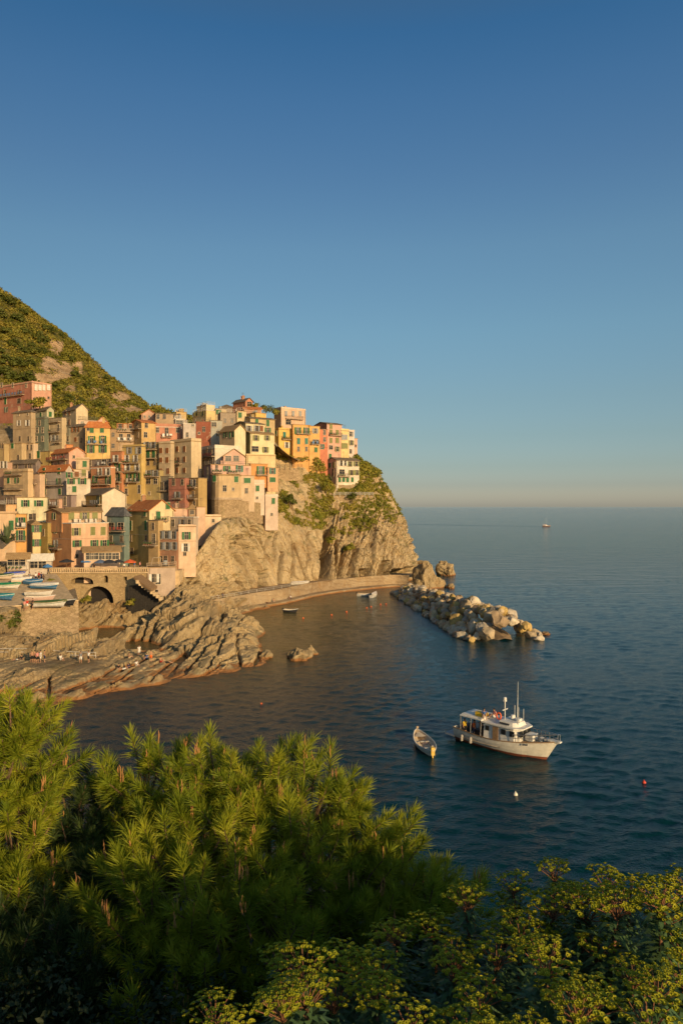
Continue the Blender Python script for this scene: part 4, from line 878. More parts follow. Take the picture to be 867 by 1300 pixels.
for layer in range(3):
    sgap = (2.12, 2.0, 9e9)[layer]
    k = 0.0
    while k < L_ + 1.5:
        f = k / L_; hw = 4.2 + 3.4 * f; hc = 2.6 + 2.6 * f
        if f > .97: hw *= .8; hc *= .85
        tpos = -hw
        while tpos < hw:
            a = abs(tpos) / hw; zt = hc * (1 - a ** 1.3)
            z = zt - .35 - layer * .15 + rnd.uniform(-.35, .45)
            s_ = rnd.choice([.7, .85, 1.0, 1.15, 1.4]) * (1.12 if layer == 0 else .8) * (.85 + .4 * f)
            s_ *= 1.05
            if nb < 299 and rnd.random() < ((.97, .08 + .25 * f, 0)[layer] if f < .75 else (1, .5, 0)[layer]) and (tpos > -hw * .55 or f > .85):
                p = A_ + ax * (k + rnd.uniform(-.6, .6)) + cr * (tpos + rnd.uniform(-.5, .5))
                j = rnd.choices(range(5), [2.0, 4.5, 2.6, 1.0 + 2.5 * (f > .7), 2.4])[0]
                o = link('boulder', rnd.choice(bme[j]), None, (p.x, p.y, max(z, .12)))
                o.rotation_euler = (rnd.uniform(-.5, .5), rnd.uniform(-.5, .5), rnd.uniform(0, 6.3)); o.scale = (s_ * rnd.uniform(.9, 1.25), s_, s_ * rnd.uniform(.85, 1.2))
                where = 'seaward tip' if f > .86 else 'broad outer part' if f > .55 else 'middle' if f > .25 else 'landward root'
                row = 'on the crest' if a < .35 else ('on the harbour side' if tpos > 0 else 'on the sea side')
                size = 'large' if s_ > 1.25 else 'small' if s_ < .8 else 'medium'
                PL.append((p.x, p.y)); lb = f'{size} {bnames[j]} boulder {row} at the {where} of the breakwater'; tag(o, lb, 'boulder', lb.replace('boulder ', 'boulders ', 1))
                nb += 1
            tpos += min(sgap, 99) * rnd.uniform(.85, 1.2) * (.85 + .3 * f)
        k += min(sgap, 99) * rnd.uniform(.85, 1.15) * (.85 + .3 * f)
# close the holes left in the pile, harbour side and tip first
for k10 in range(int((L_ + .6) * 10), 0, -9):
    f = min(k10 / 10 / L_, 1.03); hw = (4.2 + 3.4 * min(f, 1)) * (.86 if f > .97 else 1); hc = 2.6 + 2.6 * min(f, 1)
    for m in range(24):
        tp = hw * (1.0 - m / 15.0)
        if tp < -hw * (.9 if f > .9 else .3): break
        p = A_ + ax * (k10 / 10) + cr * tp
        if nb >= 299 or min((p.x - x) ** 2 + (p.y - y) ** 2 for x, y in PL) < 1.35 ** 2: continue
        a = abs(tp) / hw; s_ = rnd.choice([.85, 1.0, 1.2, 1.3]); j = rnd.choices(range(5), [2.0, 4.5, 2.6, 2.5, 2.0])[0]
        o = link('boulder', rnd.choice(bme[j]), None, (p.x, p.y, max(hc * (1 - a ** 1.3) * (.75 if f > .97 else 1) - .3, .15))); o.rotation_euler = (rnd.uniform(-.5, .5), rnd.uniform(-.5, .5), rnd.uniform(0, 6.3)); o.scale = (s_ * 1.1, s_, s_)
        where = 'seaward tip' if f > .86 else 'broad outer part' if f > .55 else 'middle' if f > .25 else 'landward root'
        row = 'on the crest' if a < .35 else ('on the harbour side' if tp > 0 else 'on the sea side'); size = 'large' if s_ > 1.25 else 'medium'
        lb = f'{size} {bnames[j]} boulder {row} at the {where} of the breakwater'; tag(o, lb, 'boulder', lb.replace('boulder ', 'boulders ', 1)); PL.append((p.x, p.y)); nb += 1
b = MB()
nn_ = 14; sec = []
for i in range(nn_ + 1):
    f = i / nn_; hw = (4.2 + 3.4 * f) * .75; hc = (2.6 + 2.6 * f) * .5
    hc *= 1 - .55 * max(0, (f - .88) / .12); hw *= 1 - .35 * max(0, (f - .88) / .12)
    c = A_ + ax * (L_ * f)
    sec.append([c + cr * (hw * a) + Vector((0, 0, hc * (1 - abs(a) ** 1.4) - .9)) for a in (-1.15, -.7, -.35, 0, .35, .7, 1.15)])
vs = [v for s in sec for v in s]
b.add(vs, [(i * 7 + k, i * 7 + k + 1, (i + 1) * 7 + k + 1, (i + 1) * 7 + k) for i in range(nn_) for k in range(6)])
tag(b.obj('breakwater_core', bmats[2]), kind='structure')
# ================================================================ vegetation of the far side
def leaf_cloud(C, Rr, n, size, flat=.8, rng=nrng, up=.3, inner=.55):
    C = np.asarray(C, float); k = len(C); Rr = np.broadcast_to(np.asarray(Rr, float), (k,))
    d = rng.normal(size=(k, n, 3)); d[..., 2] = np.abs(d[..., 2]) * 1.0 - .25; d /= np.linalg.norm(d, axis=2, keepdims=True)
    p = C[:, None] + d * (Rr[:, None, None] * rng.uniform(inner, 1.05, (k, n, 1))) * np.array([1, 1, flat])
    nr = d + rng.normal(size=(k, n, 3)) * .55; nr[..., 2] += up; nr /= np.linalg.norm(nr, axis=2, keepdims=True)
    t = np.cross(nr, rng.normal(size=(k, n, 3))); t /= np.linalg.norm(t, axis=2, keepdims=True); b = np.cross(nr, t)
    s = size * rng.uniform(.6, 1.4, (k, n, 1)) if np.isscalar(size) else np.asarray(size)[:, None, None] * rng.uniform(.6, 1.4, (k, n, 1))
    V = np.stack([p - t * s, p - b * s * .55, p + t * s, p + b * s * .55], 2).reshape(-1, 3)
    return V, np.arange(len(V)).reshape(-1, 4)
MAT_SCRUB = leafmat('mountain scrub leaves', [(.30, (.07, .085, .012)), (.43, (.15, .15, .018)), (.56, (.26, .215, .032)), (.70, (.36, .27, .06))], .07, sc2=.6)
MAT_DARKTREE = leafmat('dark evergreen leaves', [(.3, (.045, .065, .011)), (.5, (.10, .115, .018)), (.7, (.19, .18, .03))], .12, sc2=.7)
MAT_CLIFFVEG = leafmat('cliff shrub leaves', [(.30, (.09, .115, .016)), (.45, (.20, .20, .024)), (.58, (.33, .27, .04)), (.72, (.42, .30, .07))], .16, sc2=.8)
# scrub of the mountain: a closed low cover nobody could count
N = 15000
X = nrng.uniform(-290, -8, N * 3); Y = nrng.uniform(238, 425, N * 3); Z = landz(X, Y)
qx = 433.5 + X / Y * F; qy = 643 - (Z - CAMZ) / Y * F
ii = np.clip(((X - xs[0]) / 1.6).astype(int), 0, len(xs) - 1); jj = np.clip(((Y - ys[0]) / 1.6).astype(int), 0, len(ys) - 1)
rk = rockm.reshape(GX.shape)[ii, jj]
ok = (qx > -60) & (qx < 330) & (rk < .42 + nrng.uniform(-.12, .2, len(X))) & keep.reshape(GX.shape)[ii, jj]
X, Y, Z = X[ok][:N], Y[ok][:N], Z[ok][:N]
rr = nrng.uniform(.55, 1.5, len(X)) * (1 + .5 * (fbm(np.stack([X, Y, Z], 1) * .06, 2, 77) > .1))
V, Fa = leaf_cloud(np.stack([X, Y, Z + rr * .1], 1), rr, 16, rr * .34, .85)
tag(link('mountain_scrub', np_mesh('mountain_scrub', V, Fa, [MAT_SCRUB])), kind='stuff')
# shrubs and grasses of the headland slope
q = nrng.integers(0, len(Vc), 60000); pv = Vc[q]; nv = CN2[q]; ax_, ay_ = ppx(pv)
mask = .7 * fbm(pv * .16, 3, 120) + .55 * fbm(pv * .45, 3, 123)
lim = np.interp(ax_, [262, 320, 345, 370, 415, 440, 500, 520], [640, 648, 655, 662, 674, 678, 664, 640])
ok = (ax_ > 325) & (ax_ < 515) & (ay_ > 572) & (ay_ < lim + 12 * mask) & (nv[:, 2] > .1) & (mask > .06 - .10 * (ay_ > 640) - .14 * ((ax_ > 395) & (ay_ < 680)) - .22 * np.exp(-((ax_ - 400) / 26) ** 2 - ((ay_ - 600) / 26) ** 2)) & (pv[:, 1] < 260)
ok &= ~((ax_ > 345) & (ax_ < 385) & (ay_ > 588) & (ay_ < 612))
pv = pv[ok][:4600]; nv = nv[ok][:4600]; rr = nrng.uniform(.25, .85, len(pv)) * (1 + .5 * (fbm(pv * .1, 2, 131) > .15))
V, Fa = leaf_cloud(pv + nv * rr[:, None] * .2, rr, 30, rr * .26 + .04, .85)
tag(link('headland_scrub', np_mesh('headland_scrub', V, Fa, [MAT_CLIFFVEG])), kind='stuff')
# weeds between the houses
X = nrng.uniform(-120, -8, 5000); Y = nrng.uniform(150, 236, 5000); ok = Y > np.interp(X, bx, by) + 3; X, Y = X[ok], Y[ok]; Z = landz(X, Y)
mk = fbm(np.stack([X, Y, Z], 1) * .12, 3, 140) > .12; X, Y, Z = X[mk], Y[mk], Z[mk]
rr = nrng.uniform(.3, .8, len(X)); V, Fa = leaf_cloud(np.stack([X, Y, Z + .2], 1), rr, 14, rr * .28, .9)
tag(link('garden_weeds', np_mesh('garden_weeds', V, Fa, [MAT_CLIFFVEG])), kind='stuff')

def crown_mesh(name, seed, r, n_l, leaf, m, nl=9, flat=.85):
    g = np.random.default_rng(seed); c = g.normal(size=(nl, 3)) * r * .42 * np.array([1, 1, .6]); c[:, 2] += r * .5
    V, Fa = leaf_cloud(c, g.uniform(.38, .62, nl) * r, n_l, leaf, flat, g)
    return np_mesh(name, V, Fa, [m])
bark = plain('grey brown bark', (.12, .085, .055), .9, .4, 5, bump=.5)
def trunk_mb(r, h, seed):
    q = random.Random(seed); b = MB(); top = Vector((q.uniform(-.2, .2), q.uniform(-.2, .2), h))
    b.tube([(0, 0, -1), (0.05, 0, h * .5), top], [r, r * .8, r * .6], 6)
    for k in range(4): a = k * 1.6 + q.random(); b.tube([top - Vector((0, 0, .2)), top + Vector((math.cos(a) * h * .5, math.sin(a) * h * .5, h * .5))], [r * .5, r * .2], 5)
    return b
tv = [(crown_mesh('crown', 200 + k, 2.6, 110, .36, MAT_DARKTREE), trunk_mb(.22, 1.8, k).mesh('trunk', bark)) for k in range(4)]
TREES = [(5, 402), (22, 408), (8, 422), (34, 422), (48, 430), (18, 436), (2, 445), (30, 446), (44, 448), (10, 460), (26, 464), (40, 462), (54, 446), (3, 474), (18, 480), (62, 418), (78, 425), (30, 396), (14, 385), (3, 380), (58, 432), (36, 484), (96, 474), (92, 455), (104, 508), (88, 505), (128, 515), (110, 488), (134, 480), (70, 492)]
tr_lab = ['round dark evergreen on the mountain', 'bushy olive green tree on the mountain', 'broad dark bush tree on the mountain', 'small dark tree on the mountain']
def ground_hit(px, py):
    yy = np.arange(232, 425, 1.0); x = (px - 433.5) / F * yy; z = CAMZ - (py - 643) / F * yy
    g = landz(x, yy); k = np.argmax(g > z)
    return (x[k], yy[k], g[k]) if (g > z).any() else None
for k, (px, py) in enumerate(TREES):
    h = ground_hit(px, py + 4)
    if h is None: continue
    v = k % 4; t_ = empty('evergreen_tree', h, rnd.uniform(0, 6)); s_ = rnd.uniform(.75, 1.35) * (1.0 if px < 66 else .7); t_.scale = (s_, s_, s_ * rnd.uniform(.85, 1.1))
    link('crown', tv[v][0], t_); link('trunk', tv[v][1], t_)
    where = 'on the skyline at the upper left' if py < 405 and px < 40 else 'in the dark grove above the red house' if px < 66 else 'among the pale rock outcrops' if py < 480 else 'low on the slope above the rooftops'
    tag(t_, tr_lab[v] + ' ' + where, 'tree', tr_lab[v] + ' ' + where)
# trees and bushes that stand out one by one
def bush(name, label, cat, p, r, seed, m=MAT_CLIFFVEG, leaf=.2, trunk=True, group=None, nl=8, n_l=90, sz=1.0):
    t_ = empty(name, p); tag(t_, label, cat, group)
    link('crown', crown_mesh('crown', seed, r, n_l, leaf, m, nl), t_, (0, 0, 0)).scale = (1, 1, sz)
    if trunk: trunk_mb(r * .09, r * .5, seed).obj('trunk', bark, t_)
    return t_
bush('broadleaf_tree', 'spreading tree in front of the long salmon red house', 'tree', P(51, 516, 221), 2.6, 301, MAT_CLIFFVEG, .34, n_l=140)
bush('broadleaf_tree', 'yellow green tree leaning out beside the white villa', 'tree', P(467, 613, 236), 2.9, 302, MAT_CLIFFVEG, .34, n_l=140)
bush('shrub', 'bushy shrub at the cliff edge right of the leaning tree', 'shrub', P(478, 622, 237), 2.3, 303)
bush('shrub', 'fresh dark green shrub on the bare slope near the pinkish tower', 'shrub', P(368, 640, 208), 1.8, 304, MAT_DARKTREE, sz=1.5)
bush('shrub', 'shrub hanging over the fissure at the top of the tall rock slab', 'shrub', P(419, 690, 211), 1.6, 305)
bush('shrub', 'tall shrub hanging below the headland slope over the cliff face', 'shrub', P(444, 700, 209.5), 1.5, 306, sz=1.4)
bush('shrub', 'round shrub below the white railing path', 'shrub', P(452, 668, 221), 1.7, 307)
bush('shrub', 'broad shrub mass under the amber and red houses', 'shrub', P(402, 596, 229), 3.2, 308, n_l=160, leaf=.26)
bush('shrub', 'shrub mass under the orange house left of the broad one', 'shrub', P(388, 590, 229), 2.4, 309, n_l=130, leaf=.24)
bush('shrub', 'shrub between the slope stair and the broad shrub mass', 'shrub', P(414, 622, 223), 2.2, 310)
bush('shrub', 'low dark shrub on the cliff shoulder below the white villa', 'shrub', P(446, 634, 223.5), 1.8, 311, MAT_DARKTREE)
bush('shrub', 'small tree in the garden beside the summit house', 'tree', P(325, 521, 228), 2.0, 312, trunk=False)
bush('shrub', 'wide dark shrub on the skyline right of the summit garden', 'shrub', P(339, 526, 232), 2.6, 313, MAT_DARKTREE, trunk=False)
bush('shrub', 'second skyline shrub just left of the peach cube house', 'shrub', P(350, 527, 236), 1.8, 314, MAT_CLIFFVEG, trunk=False)
bush('hanging_plant', 'dark creeper hanging over the left end of the square wall', 'plant', P(12, 792, 113.5), 1.5, 315, MAT_DARKTREE, .2, False, n_l=120, sz=1.2)
bush('hanging_plant', 'bright green plant in the arch left of the big arch', 'plant', P(111, 763, 141.5), 1.0, 316, MAT_CLIFFVEG, .16, False)
bush('hanging_plant', 'yellow green weeds on the wall under the pale awning building', 'plant', P(66, 742, 138), .9, 317, MAT_CLIFFVEG, .14, False)
bush('hanging_plant', 'weeds spilling right of the big arch foot', 'plant', P(165, 768, 141.0), 1.0, 318, MAT_CLIFFVEG, .15, False)
def agave(label, p, r, n=26, seed=1):
    q = random.Random(seed); b = MB()
    for k in range(n):
        a = q.uniform(0, 6.28); e = q.uniform(.2, 1.35); d = Vector((math.cos(a) * math.cos(e), math.sin(a) * math.cos(e), math.sin(e))); w = Vector((-math.sin(a), math.cos(a), 0)) * r * .09
        m = d * r * .55 + Vector((0, 0, r * .06)); t2 = d * r
        b.add([-w, w, m + w * .9, t2, m - w * .9], [(0, 1, 2, 4), (4, 2, 3)])
    return tag(b.obj('agave', leafmat('agave leaves', [(.3, (.06, .09, .04)), (.7, (.16, .19, .09))], 1.5), None, p), label, 'plant')
agave('tall spiky agave in front of the peach house at the left edge', P(9, 690, 147), 3.2, 34, 4).scale = (1, 1, 1.5)
agave('grey agave on the slope path below the headland houses', P(420, 610, 226), 1.5, 24, 5)
agave('agave on the ledge right of the white villa', P(462, 640, 226), 1.3, 24, 6)
# walls, fences and stair of the headland paths
def wall_run(name, label, pts, h, th, m, cat='wall'):
    b = MB()
    for a, c in zip(pts[:-1], pts[1:]):
        a = Vector(a); c = Vector(c); n = Vector((c.y - a.y, a.x - c.x, 0)).normalized() * th
        d = Vector((0, 0, -h)); b.hexa([a + d, c + d, c - n + d, a - n + d, a, c, c - n, a - n])
    return tag(b.obj(name, m), label, cat)
wall_run('retaining_wall', 'dry stone wall holding the terrace under the deep yellow house', [P(349, 595, 216), P(368, 594, 218), P(384, 594, 221)], 4.0, 1.5, MAT_WALL2)
wall_run('retaining_wall', 'stone wall under the white villa terrace', [P(424, 615, 228.2), P(440, 616, 229), P(458, 615, 232)], 2.6, 4.0, MAT_WALL2)
wall_run('retaining_wall', 'stone wall carrying the railed path across the headland', [P(424, 629, 223.6), P(446, 629, 224.2), P(474, 629, 228)], 2.0, 5.0, MAT_WALL2)
wall_run('retaining_wall', 'short pale wall beside the pinkish tower on the cliff slope', [P(353, 652, 201), P(362, 651, 203)], 3.0, 1.5, MAT_WALL2)
wall_run('retaining_wall', 'low stone wall on the shrubby slope in the middle of the headland', [P(368, 650, 207.5), P(400, 647, 216)], 1.6, 1.2, MAT_WALL2)
wb_ = empty('stone_wall', P(282, 655, 179)); tag(wb_, 'rounded stone bastion carrying the round fronted tan house on the cliff', 'wall')
bast(.35, zb_ - 6.5, zb_ + .1, MAT_WALL2, 'wall', wb_); bast(.6, zb_ - .1, zb_ + .18, M['slab'], 'string_course', wb_)
wall_run('stone_wall', 'stone wall right of the rounded bastion below the narrow whitish house', [P(305, 635, 182.6), P(334, 639, 190)], 5.5, 4.0, MAT_WALL2)
def railing(label, pts, h=1.0, gap=2.0, m=None, r=.05, rails=2):
    m = m or M['railw']; pts = [Vector(p) for p in pts]; root = empty('railing', pts[0]); tag(root, label, 'railing'); o = pts[0]; nk = 0
    b = MB()
    for k in range(rails):
        b.tube([p - o + Vector((0, 0, h * (1 - k / rails))) for p in pts], r * .8, 4)
    b.obj('rail', m, root)
    for a, c in zip(pts[:-1], pts[1:]):
        n = max(1, int((c - a).length / gap))
        for i in range(n):
            p = a.lerp(c, i / n) - o; MB().tube([p + Vector((0, 0, -.6)), p + Vector((0, 0, h + .04))], r, 5).obj('post', m, root); nk += 1
    p = pts[-1] - o; MB().tube([p + Vector((0, 0, -.6)), p + Vector((0, 0, h + .04))], r, 5).obj('post', m, root)
    return root
railing('white railing along the path below the white villa', [P(424, 629, 223.4), P(446, 629, 224.0), P(474, 629, 227.8)], 1.0, 1.6, r=.07, rails=3)
railing('dark railing along the terrace under the deep yellow house', [P(349, 595, 215.8), P(368, 594, 217.8), P(384, 594, 220.8)], 1.1, 1.4, M['rail'], .06, 3)
railing('pale railing along the bathing ledge below the square', [P(-12, 832, 105.5) , P(38, 832, 106.2), P(60, 834, 106.6), P(96, 836, 107.2), P(122, 836.5, 107.6)], 1.0, 1.9, r=.05)
railing('wooden rail fence at the right end of the plaza', [P(187, 723, 144.3), P(205, 722.5, 145), P(224, 721, 146.5)], 1.3, 1.5, M['slab'], .08, 3)
railing('railing along the quay below the tall rock slab', [Vector(tuple(QP[i] + QN[i] * 2.4)) + Vector((0, 0, 3.4)) for i in range(14, 62, 4)], .8, 2.2, r=.04)
# sloped covered slipway right of the arches, stair
b = MB(); a0, a1, a2, a3 = P(170, 732, 140), P(180, 729, 143), P(200, 744, 141), P(192, 748, 138)
b.hexa([v - Vector((0, 0, .5)) for v in (a0, a3, a2, a1)] + [a0, a3, a2, a1]); so = b.obj('slipway_roof', M['wood']); tag(so, 'sloping brown roof deck over the dark slip right of the arches', 'roof')
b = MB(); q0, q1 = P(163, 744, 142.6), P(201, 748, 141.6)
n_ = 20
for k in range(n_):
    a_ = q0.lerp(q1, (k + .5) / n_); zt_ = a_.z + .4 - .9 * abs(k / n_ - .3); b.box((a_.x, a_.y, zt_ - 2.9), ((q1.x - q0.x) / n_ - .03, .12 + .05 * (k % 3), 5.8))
tag(b.obj('shade_planks', plain('shade dark planks', (.035, .03, .025), .9, .5, 4)), 'plank wall coloured as the shade of the slip under the sloping roof deck', 'wall')  # near black planks: the shade of the slip is put into their colour
b = MB()
for k in range(9):
    p = P(176, 736, 140).lerp(P(205, 757, 140), k / 8); b.box(p + Vector((0, 0, -.35)), (.62, 1.4, .7))
tag(b.obj('stone_stair', M['conc']), 'stone stair descending from the plaza to the bathing rocks', 'stair')
# ================================================================ people
def skin_mesh(name, joints, edges, mats, sub=2):
    me = bpy.data.meshes.new(name); me.from_pydata([j[0] for j in joints], edges, []); o = bpy.data.objects.new(name, me); COL.objects.link(o)
    md = o.modifiers.new('s', 'SKIN'); sb = o.modifiers.new('u', 'SUBSURF'); sb.levels = sub
    for v, j in zip(me.skin_vertices[0].data, joints): v.radius = (j[1], j[2] if len(j) > 2 else j[1])
    me.skin_vertices[0].data[0].use_root = True
    dg = bpy.context.evaluated_depsgraph_get(); dg.update()
    r = bpy.data.meshes.new_from_object(o.evaluated_get(dg)); bpy.data.objects.remove(o); r.name = name
    r.materials.clear()
    for m in mats: r.materials.append(m)
    r.polygons.foreach_set('use_smooth', np.full(len(r.polygons), True, bool)); return r
SKIN = plain('tanned skin', (.45, .24, .14), .6, .15, 6)
def body(pose):
    if pose == 'stand':
        J = {'pel': (0, 0, .93), 'sp': (0, .01, 1.12), 'ch': (0, .01, 1.33), 'nk': (0, 0, 1.5), 'hd': (0, -.02, 1.60), 'tp': (0, -.02, 1.73), 'no': (0, -.11, 1.61)}
        J.update({'shl': (.17, .01, 1.42), 'ell': (.24, .03, 1.14), 'wrl': (.26, -.06, .90), 'hal': (.26, -.1, .81), 'shr': (-.17, .01, 1.42), 'elr': (-.25, .02, 1.14), 'wrr': (-.22, -.1, .93), 'har': (-.2, -.16, .86)})
        J.update({'hil': (.09, 0, .88), 'knl': (.10, -.03, .48), 'anl': (.11, .02, .08), 'tol': (.12, -.15, .04), 'hir': (-.09, 0, .88), 'knr': (-.12, -.01, .48), 'anr': (-.14, .06, .08), 'tor': (-.15, -.11, .04)})
    elif pose == 'sit':
        J = {'pel': (0, .1, .13), 'sp': (0, .14, .32), 'ch': (0, .13, .54), 'nk': (0, .08, .72), 'hd': (0, .04, .82), 'tp': (0, .03, .95), 'no': (0, -.06, .82)}
        J.update({'shl': (.17, .12, .64), 'ell': (.25, .12, .38), 'wrl': (.19, -.12, .40), 'hal': (.14, -.2, .42), 'shr': (-.17, .12, .64), 'elr': (-.24, .12, .38), 'wrr': (-.19, -.12, .40), 'har': (-.14, -.2, .42)})
        J.update({'hil': (.09, .06, .12), 'knl': (.13, -.32, .44), 'anl': (.12, -.55, .08), 'tol': (.13, -.72, .05), 'hir': (-.09, .06, .12), 'knr': (-.13, -.30, .42), 'anr': (-.12, -.58, .08), 'tor': (-.13, -.75, .05)})
    else:
        J = {'pel': (0, 0, .12), 'sp': (0, .2, .12), 'ch': (0, .4, .13), 'nk': (0, .57, .14), 'hd': (0, .67, .15), 'tp': (0, .8, .14), 'no': (0, .67, .25)}
        J.update({'shl': (.17, .5, .12), 'ell': (.3, .28, .07), 'wrl': (.3, .03, .06), 'hal': (.29, -.06, .05), 'shr': (-.17, .5, .12), 'elr': (-.3, .7, .08), 'wrr': (-.12, .84, .1), 'har': (-.04, .86, .1)})
        J.update({'hil': (.09, -.05, .11), 'knl': (.11, -.45, .12), 'anl': (.12, -.86, .07), 'tol': (.14, -.93, .18), 'hir': (-.09, -.05, .11), 'knr': (-.12, -.4, .3), 'anr': (-.12, -.66, .06), 'tor': (-.12, -.82, .05)})
    Rr = {'pel': (.145, .105), 'sp': (.13, .09), 'ch': (.15, .10), 'nk': .055, 'hd': (.075, .09), 'tp': (.06, .07), 'no': .018, 'sh': .06, 'el': .043, 'wr': .03, 'ha': .036, 'hi': .095, 'kn': .062, 'an': .042, 'to': .035}
    ks = list(J); joints = []
    for k in ks:
        r = Rr.get(k, Rr.get(k[:2])); r = r if isinstance(r, tuple) else (r, r); joints.append((J[k], r[0], r[1]))
    E = [('pel', 'sp'), ('sp', 'ch'), ('ch', 'nk'), ('nk', 'hd'), ('hd', 'tp'), ('hd', 'no')]
    for s in 'lr': E += [('ch', 'sh' + s), ('sh' + s, 'el' + s), ('el' + s, 'wr' + s), ('wr' + s, 'ha' + s), ('pel', 'hi' + s), ('hi' + s, 'kn' + s), ('kn' + s, 'an' + s), ('an' + s, 'to' + s)]
    return J, skin_mesh('body', joints, [(ks.index(a), ks.index(b)) for a, b in E], [SKIN], 1)
def sleeve(Js, keys, r, name, n=8):
    b = MB()
    for ch, rr in zip(keys, r): b.tube([Js[k] for k in ch], list(rr), n)
    return b
PB = {p: body(p) for p in ('stand', 'sit', 'lie')}
CLOTH = {'black': (.02, .02, .022), 'white': (.7, .68, .62), 'red': (.5, .05, .03), 'blue': (.05, .12, .3), 'navy': (.02, .03, .08), 'grey': (.2, .2, .2), 'orange': (.75, .16, .03), 'green': (.06, .18, .07), 'pink': (.6, .25, .22), 'yellow': (.75, .5, .05), 'tan': (.4, .3, .18)}
def cm(c): return plain(c + ' cloth', CLOTH[c], .85, .2, 8)
HAIR = plain('dark hair', (.03, .02, .014), .7)
_pm = {}
def person(label, p, rz, pose='stand', top=None, bottom='navy', group=None, scale=1.0):
    root = empty('person', p, rz); root.scale = (scale,) * 3; tag(root, label, 'person', group)
    J, me = PB[pose]; link('body', me, root)
    k = (pose, 'hair')
    if k not in _pm:
        b = MB(); c = (Vector(J['hd']) + Vector(J['tp'])) / 2; up = (Vector(J['tp']) - Vector(J['hd'])).normalized(); back = (Vector(J['hd']) - Vector(J['no'])).normalized()
        b.tube([c - up * .06 + back * .05, c + back * .035, c + up * .05 + back * .02, c + up * .095], [.07, .098, .092, .04], 9); _pm[k] = b.mesh('hair', HAIR, True)
    link('hair', _pm[k], root)
    k = (pose, 'b', bottom)
    if k not in _pm:
        b = MB()
        for s in 'lr': b.tube([Vector(J['pel']), Vector(J['hi' + s]), Vector(J['hi' + s]).lerp(Vector(J['kn' + s]), .8)], [.11, .115, .09], 8)
        b.tube([Vector(J['pel']).lerp(Vector(J['sp']), -.5), Vector(J['pel']).lerp(Vector(J['sp']), .55)], [.15, .165], 9); _pm[k] = b.mesh('shorts', cm(bottom), True)
    link('shorts', _pm[k], root)
    if top:
        k = (pose, 't', top)
        if k not in _pm:
            b = MB(); b.tube([Vector(J['pel']).lerp(Vector(J['sp']), .3), J['sp'], J['ch'], Vector(J['ch']).lerp(Vector(J['nk']), .7)], [.165, .155, .175, .08], 10)
            for s in 'lr': b.tube([Vector(J['ch']).lerp(Vector(J['sh' + s]), .5), J['sh' + s], Vector(J['sh' + s]).lerp(Vector(J['el' + s]), .6)], [.085, .082, .066], 8)
            _pm[k] = b.mesh('shirt', cm(top), True)
        link('shirt', _pm[k], root)
    return root

# ================================================================ boats
def hull_sections(L, B, H, draft=.3, stern=.7, bow=.5, sheer=.25, rake=.5, n=18, inset=0.0, zlo=None, both=False, tr=.45):
    rows = []
    for i in range(n + 1):
        t = i / n
        if both: hb = math.sin(math.pi * min(max(t, 0.0), 1)) ** .62
        elif t < tr: hb = stern + (1 - stern) * math.sin(math.pi / 2 * t / tr)
        else: hb = (1 - ((t - tr) / (1 - tr)) ** 2.4) ** .8
        hb = max(B / 2 * hb - inset, .015)
        g = H + bow * max(0, (t - .35) / .65) ** 2 + sheer * (1 - t) ** 2 + (bow * .6 * max(0, (.4 - t) / .4) ** 2 if both else 0)
        z0 = -draft if zlo is None else zlo
        r = []
        for k in range(8):
            a = k / 7; y = hb * min(1, math.sin(a * math.pi / 2) ** (.75 if t < .8 else 1.0) * (.9 + .1 * a)); z = z0 + (g - z0) * (a ** 1.45 if zlo is None else a)
            x = -L / 2 + L * t + rake * max(0, z) / H * max(0, (t - .6) / .4) ** 1.5
            if both: x -= rake * max(0, z) / H * max(0, (.35 - t) / .35) ** 1.5
            r.append(Vector((x, y, z)))
        rows.append(r)
    return rows
def hull_add(b, rows, m=0, flip=False, close=True):
    n = len(rows); k = len(rows[0]); base = len(b.v)
    full = [[Vector((p.x, -p.y, p.z)) for p in reversed(r)] + r for r in rows]; kk = 2 * k
    b.v += [tuple(p) for r in full for p in r]
    for i in range(n - 1):
        for j in range(kk - 1):
            f = (base + i * kk + j, base + i * kk + j + 1, base + (i + 1) * kk + j + 1, base + (i + 1) * kk + j); b.f.append(f[::-1] if flip else f); b.m.append(m)
    if close:
        b.f.append(tuple(base + j for j in range(kk))); b.m.append(m)
    return full
def hull_obj(name, m, parent, L, B, H, t=.07, floor=None, mi=None, **kw):
    b = MB(); o = hull_sections(L, B, H, **kw); hull_add(b, o, 0, False)
    kw2 = dict(kw); i = hull_sections(L - .02, B, H, inset=t, zlo=floor if floor is not None else H * .3, **kw2); hull_add(b, i, 1, True)
    base = len(b.v)   # gunwale between outer and inner
    for r, s in zip(o, i):
        b.v += [tuple(r[-1]), tuple(s[-1]), (r[-1].x, -r[-1].y, r[-1].z), (s[-1].x, -s[-1].y, s[-1].z)]
    for q in range(len(o) - 1):
        a = base + q * 4; c = a + 4; b.f += [(a, c, c + 1, a + 1), (a + 3, c + 3, c + 2, a + 2)]; b.m += [1, 1]
    b.f.append((base, base + 1, base + 3, base + 2)); b.m.append(1)
    ho = b.obj(name, [m, mi or m], parent)
    rr = MB(); rr.tube([Vector((p[-1].x, p[-1].y, p[-1].z)) for p in o], .045, 6); rr.tube([Vector((p[-1].x, -p[-1].y, p[-1].z)) for p in o], .045, 6)
    return ho, o, rr
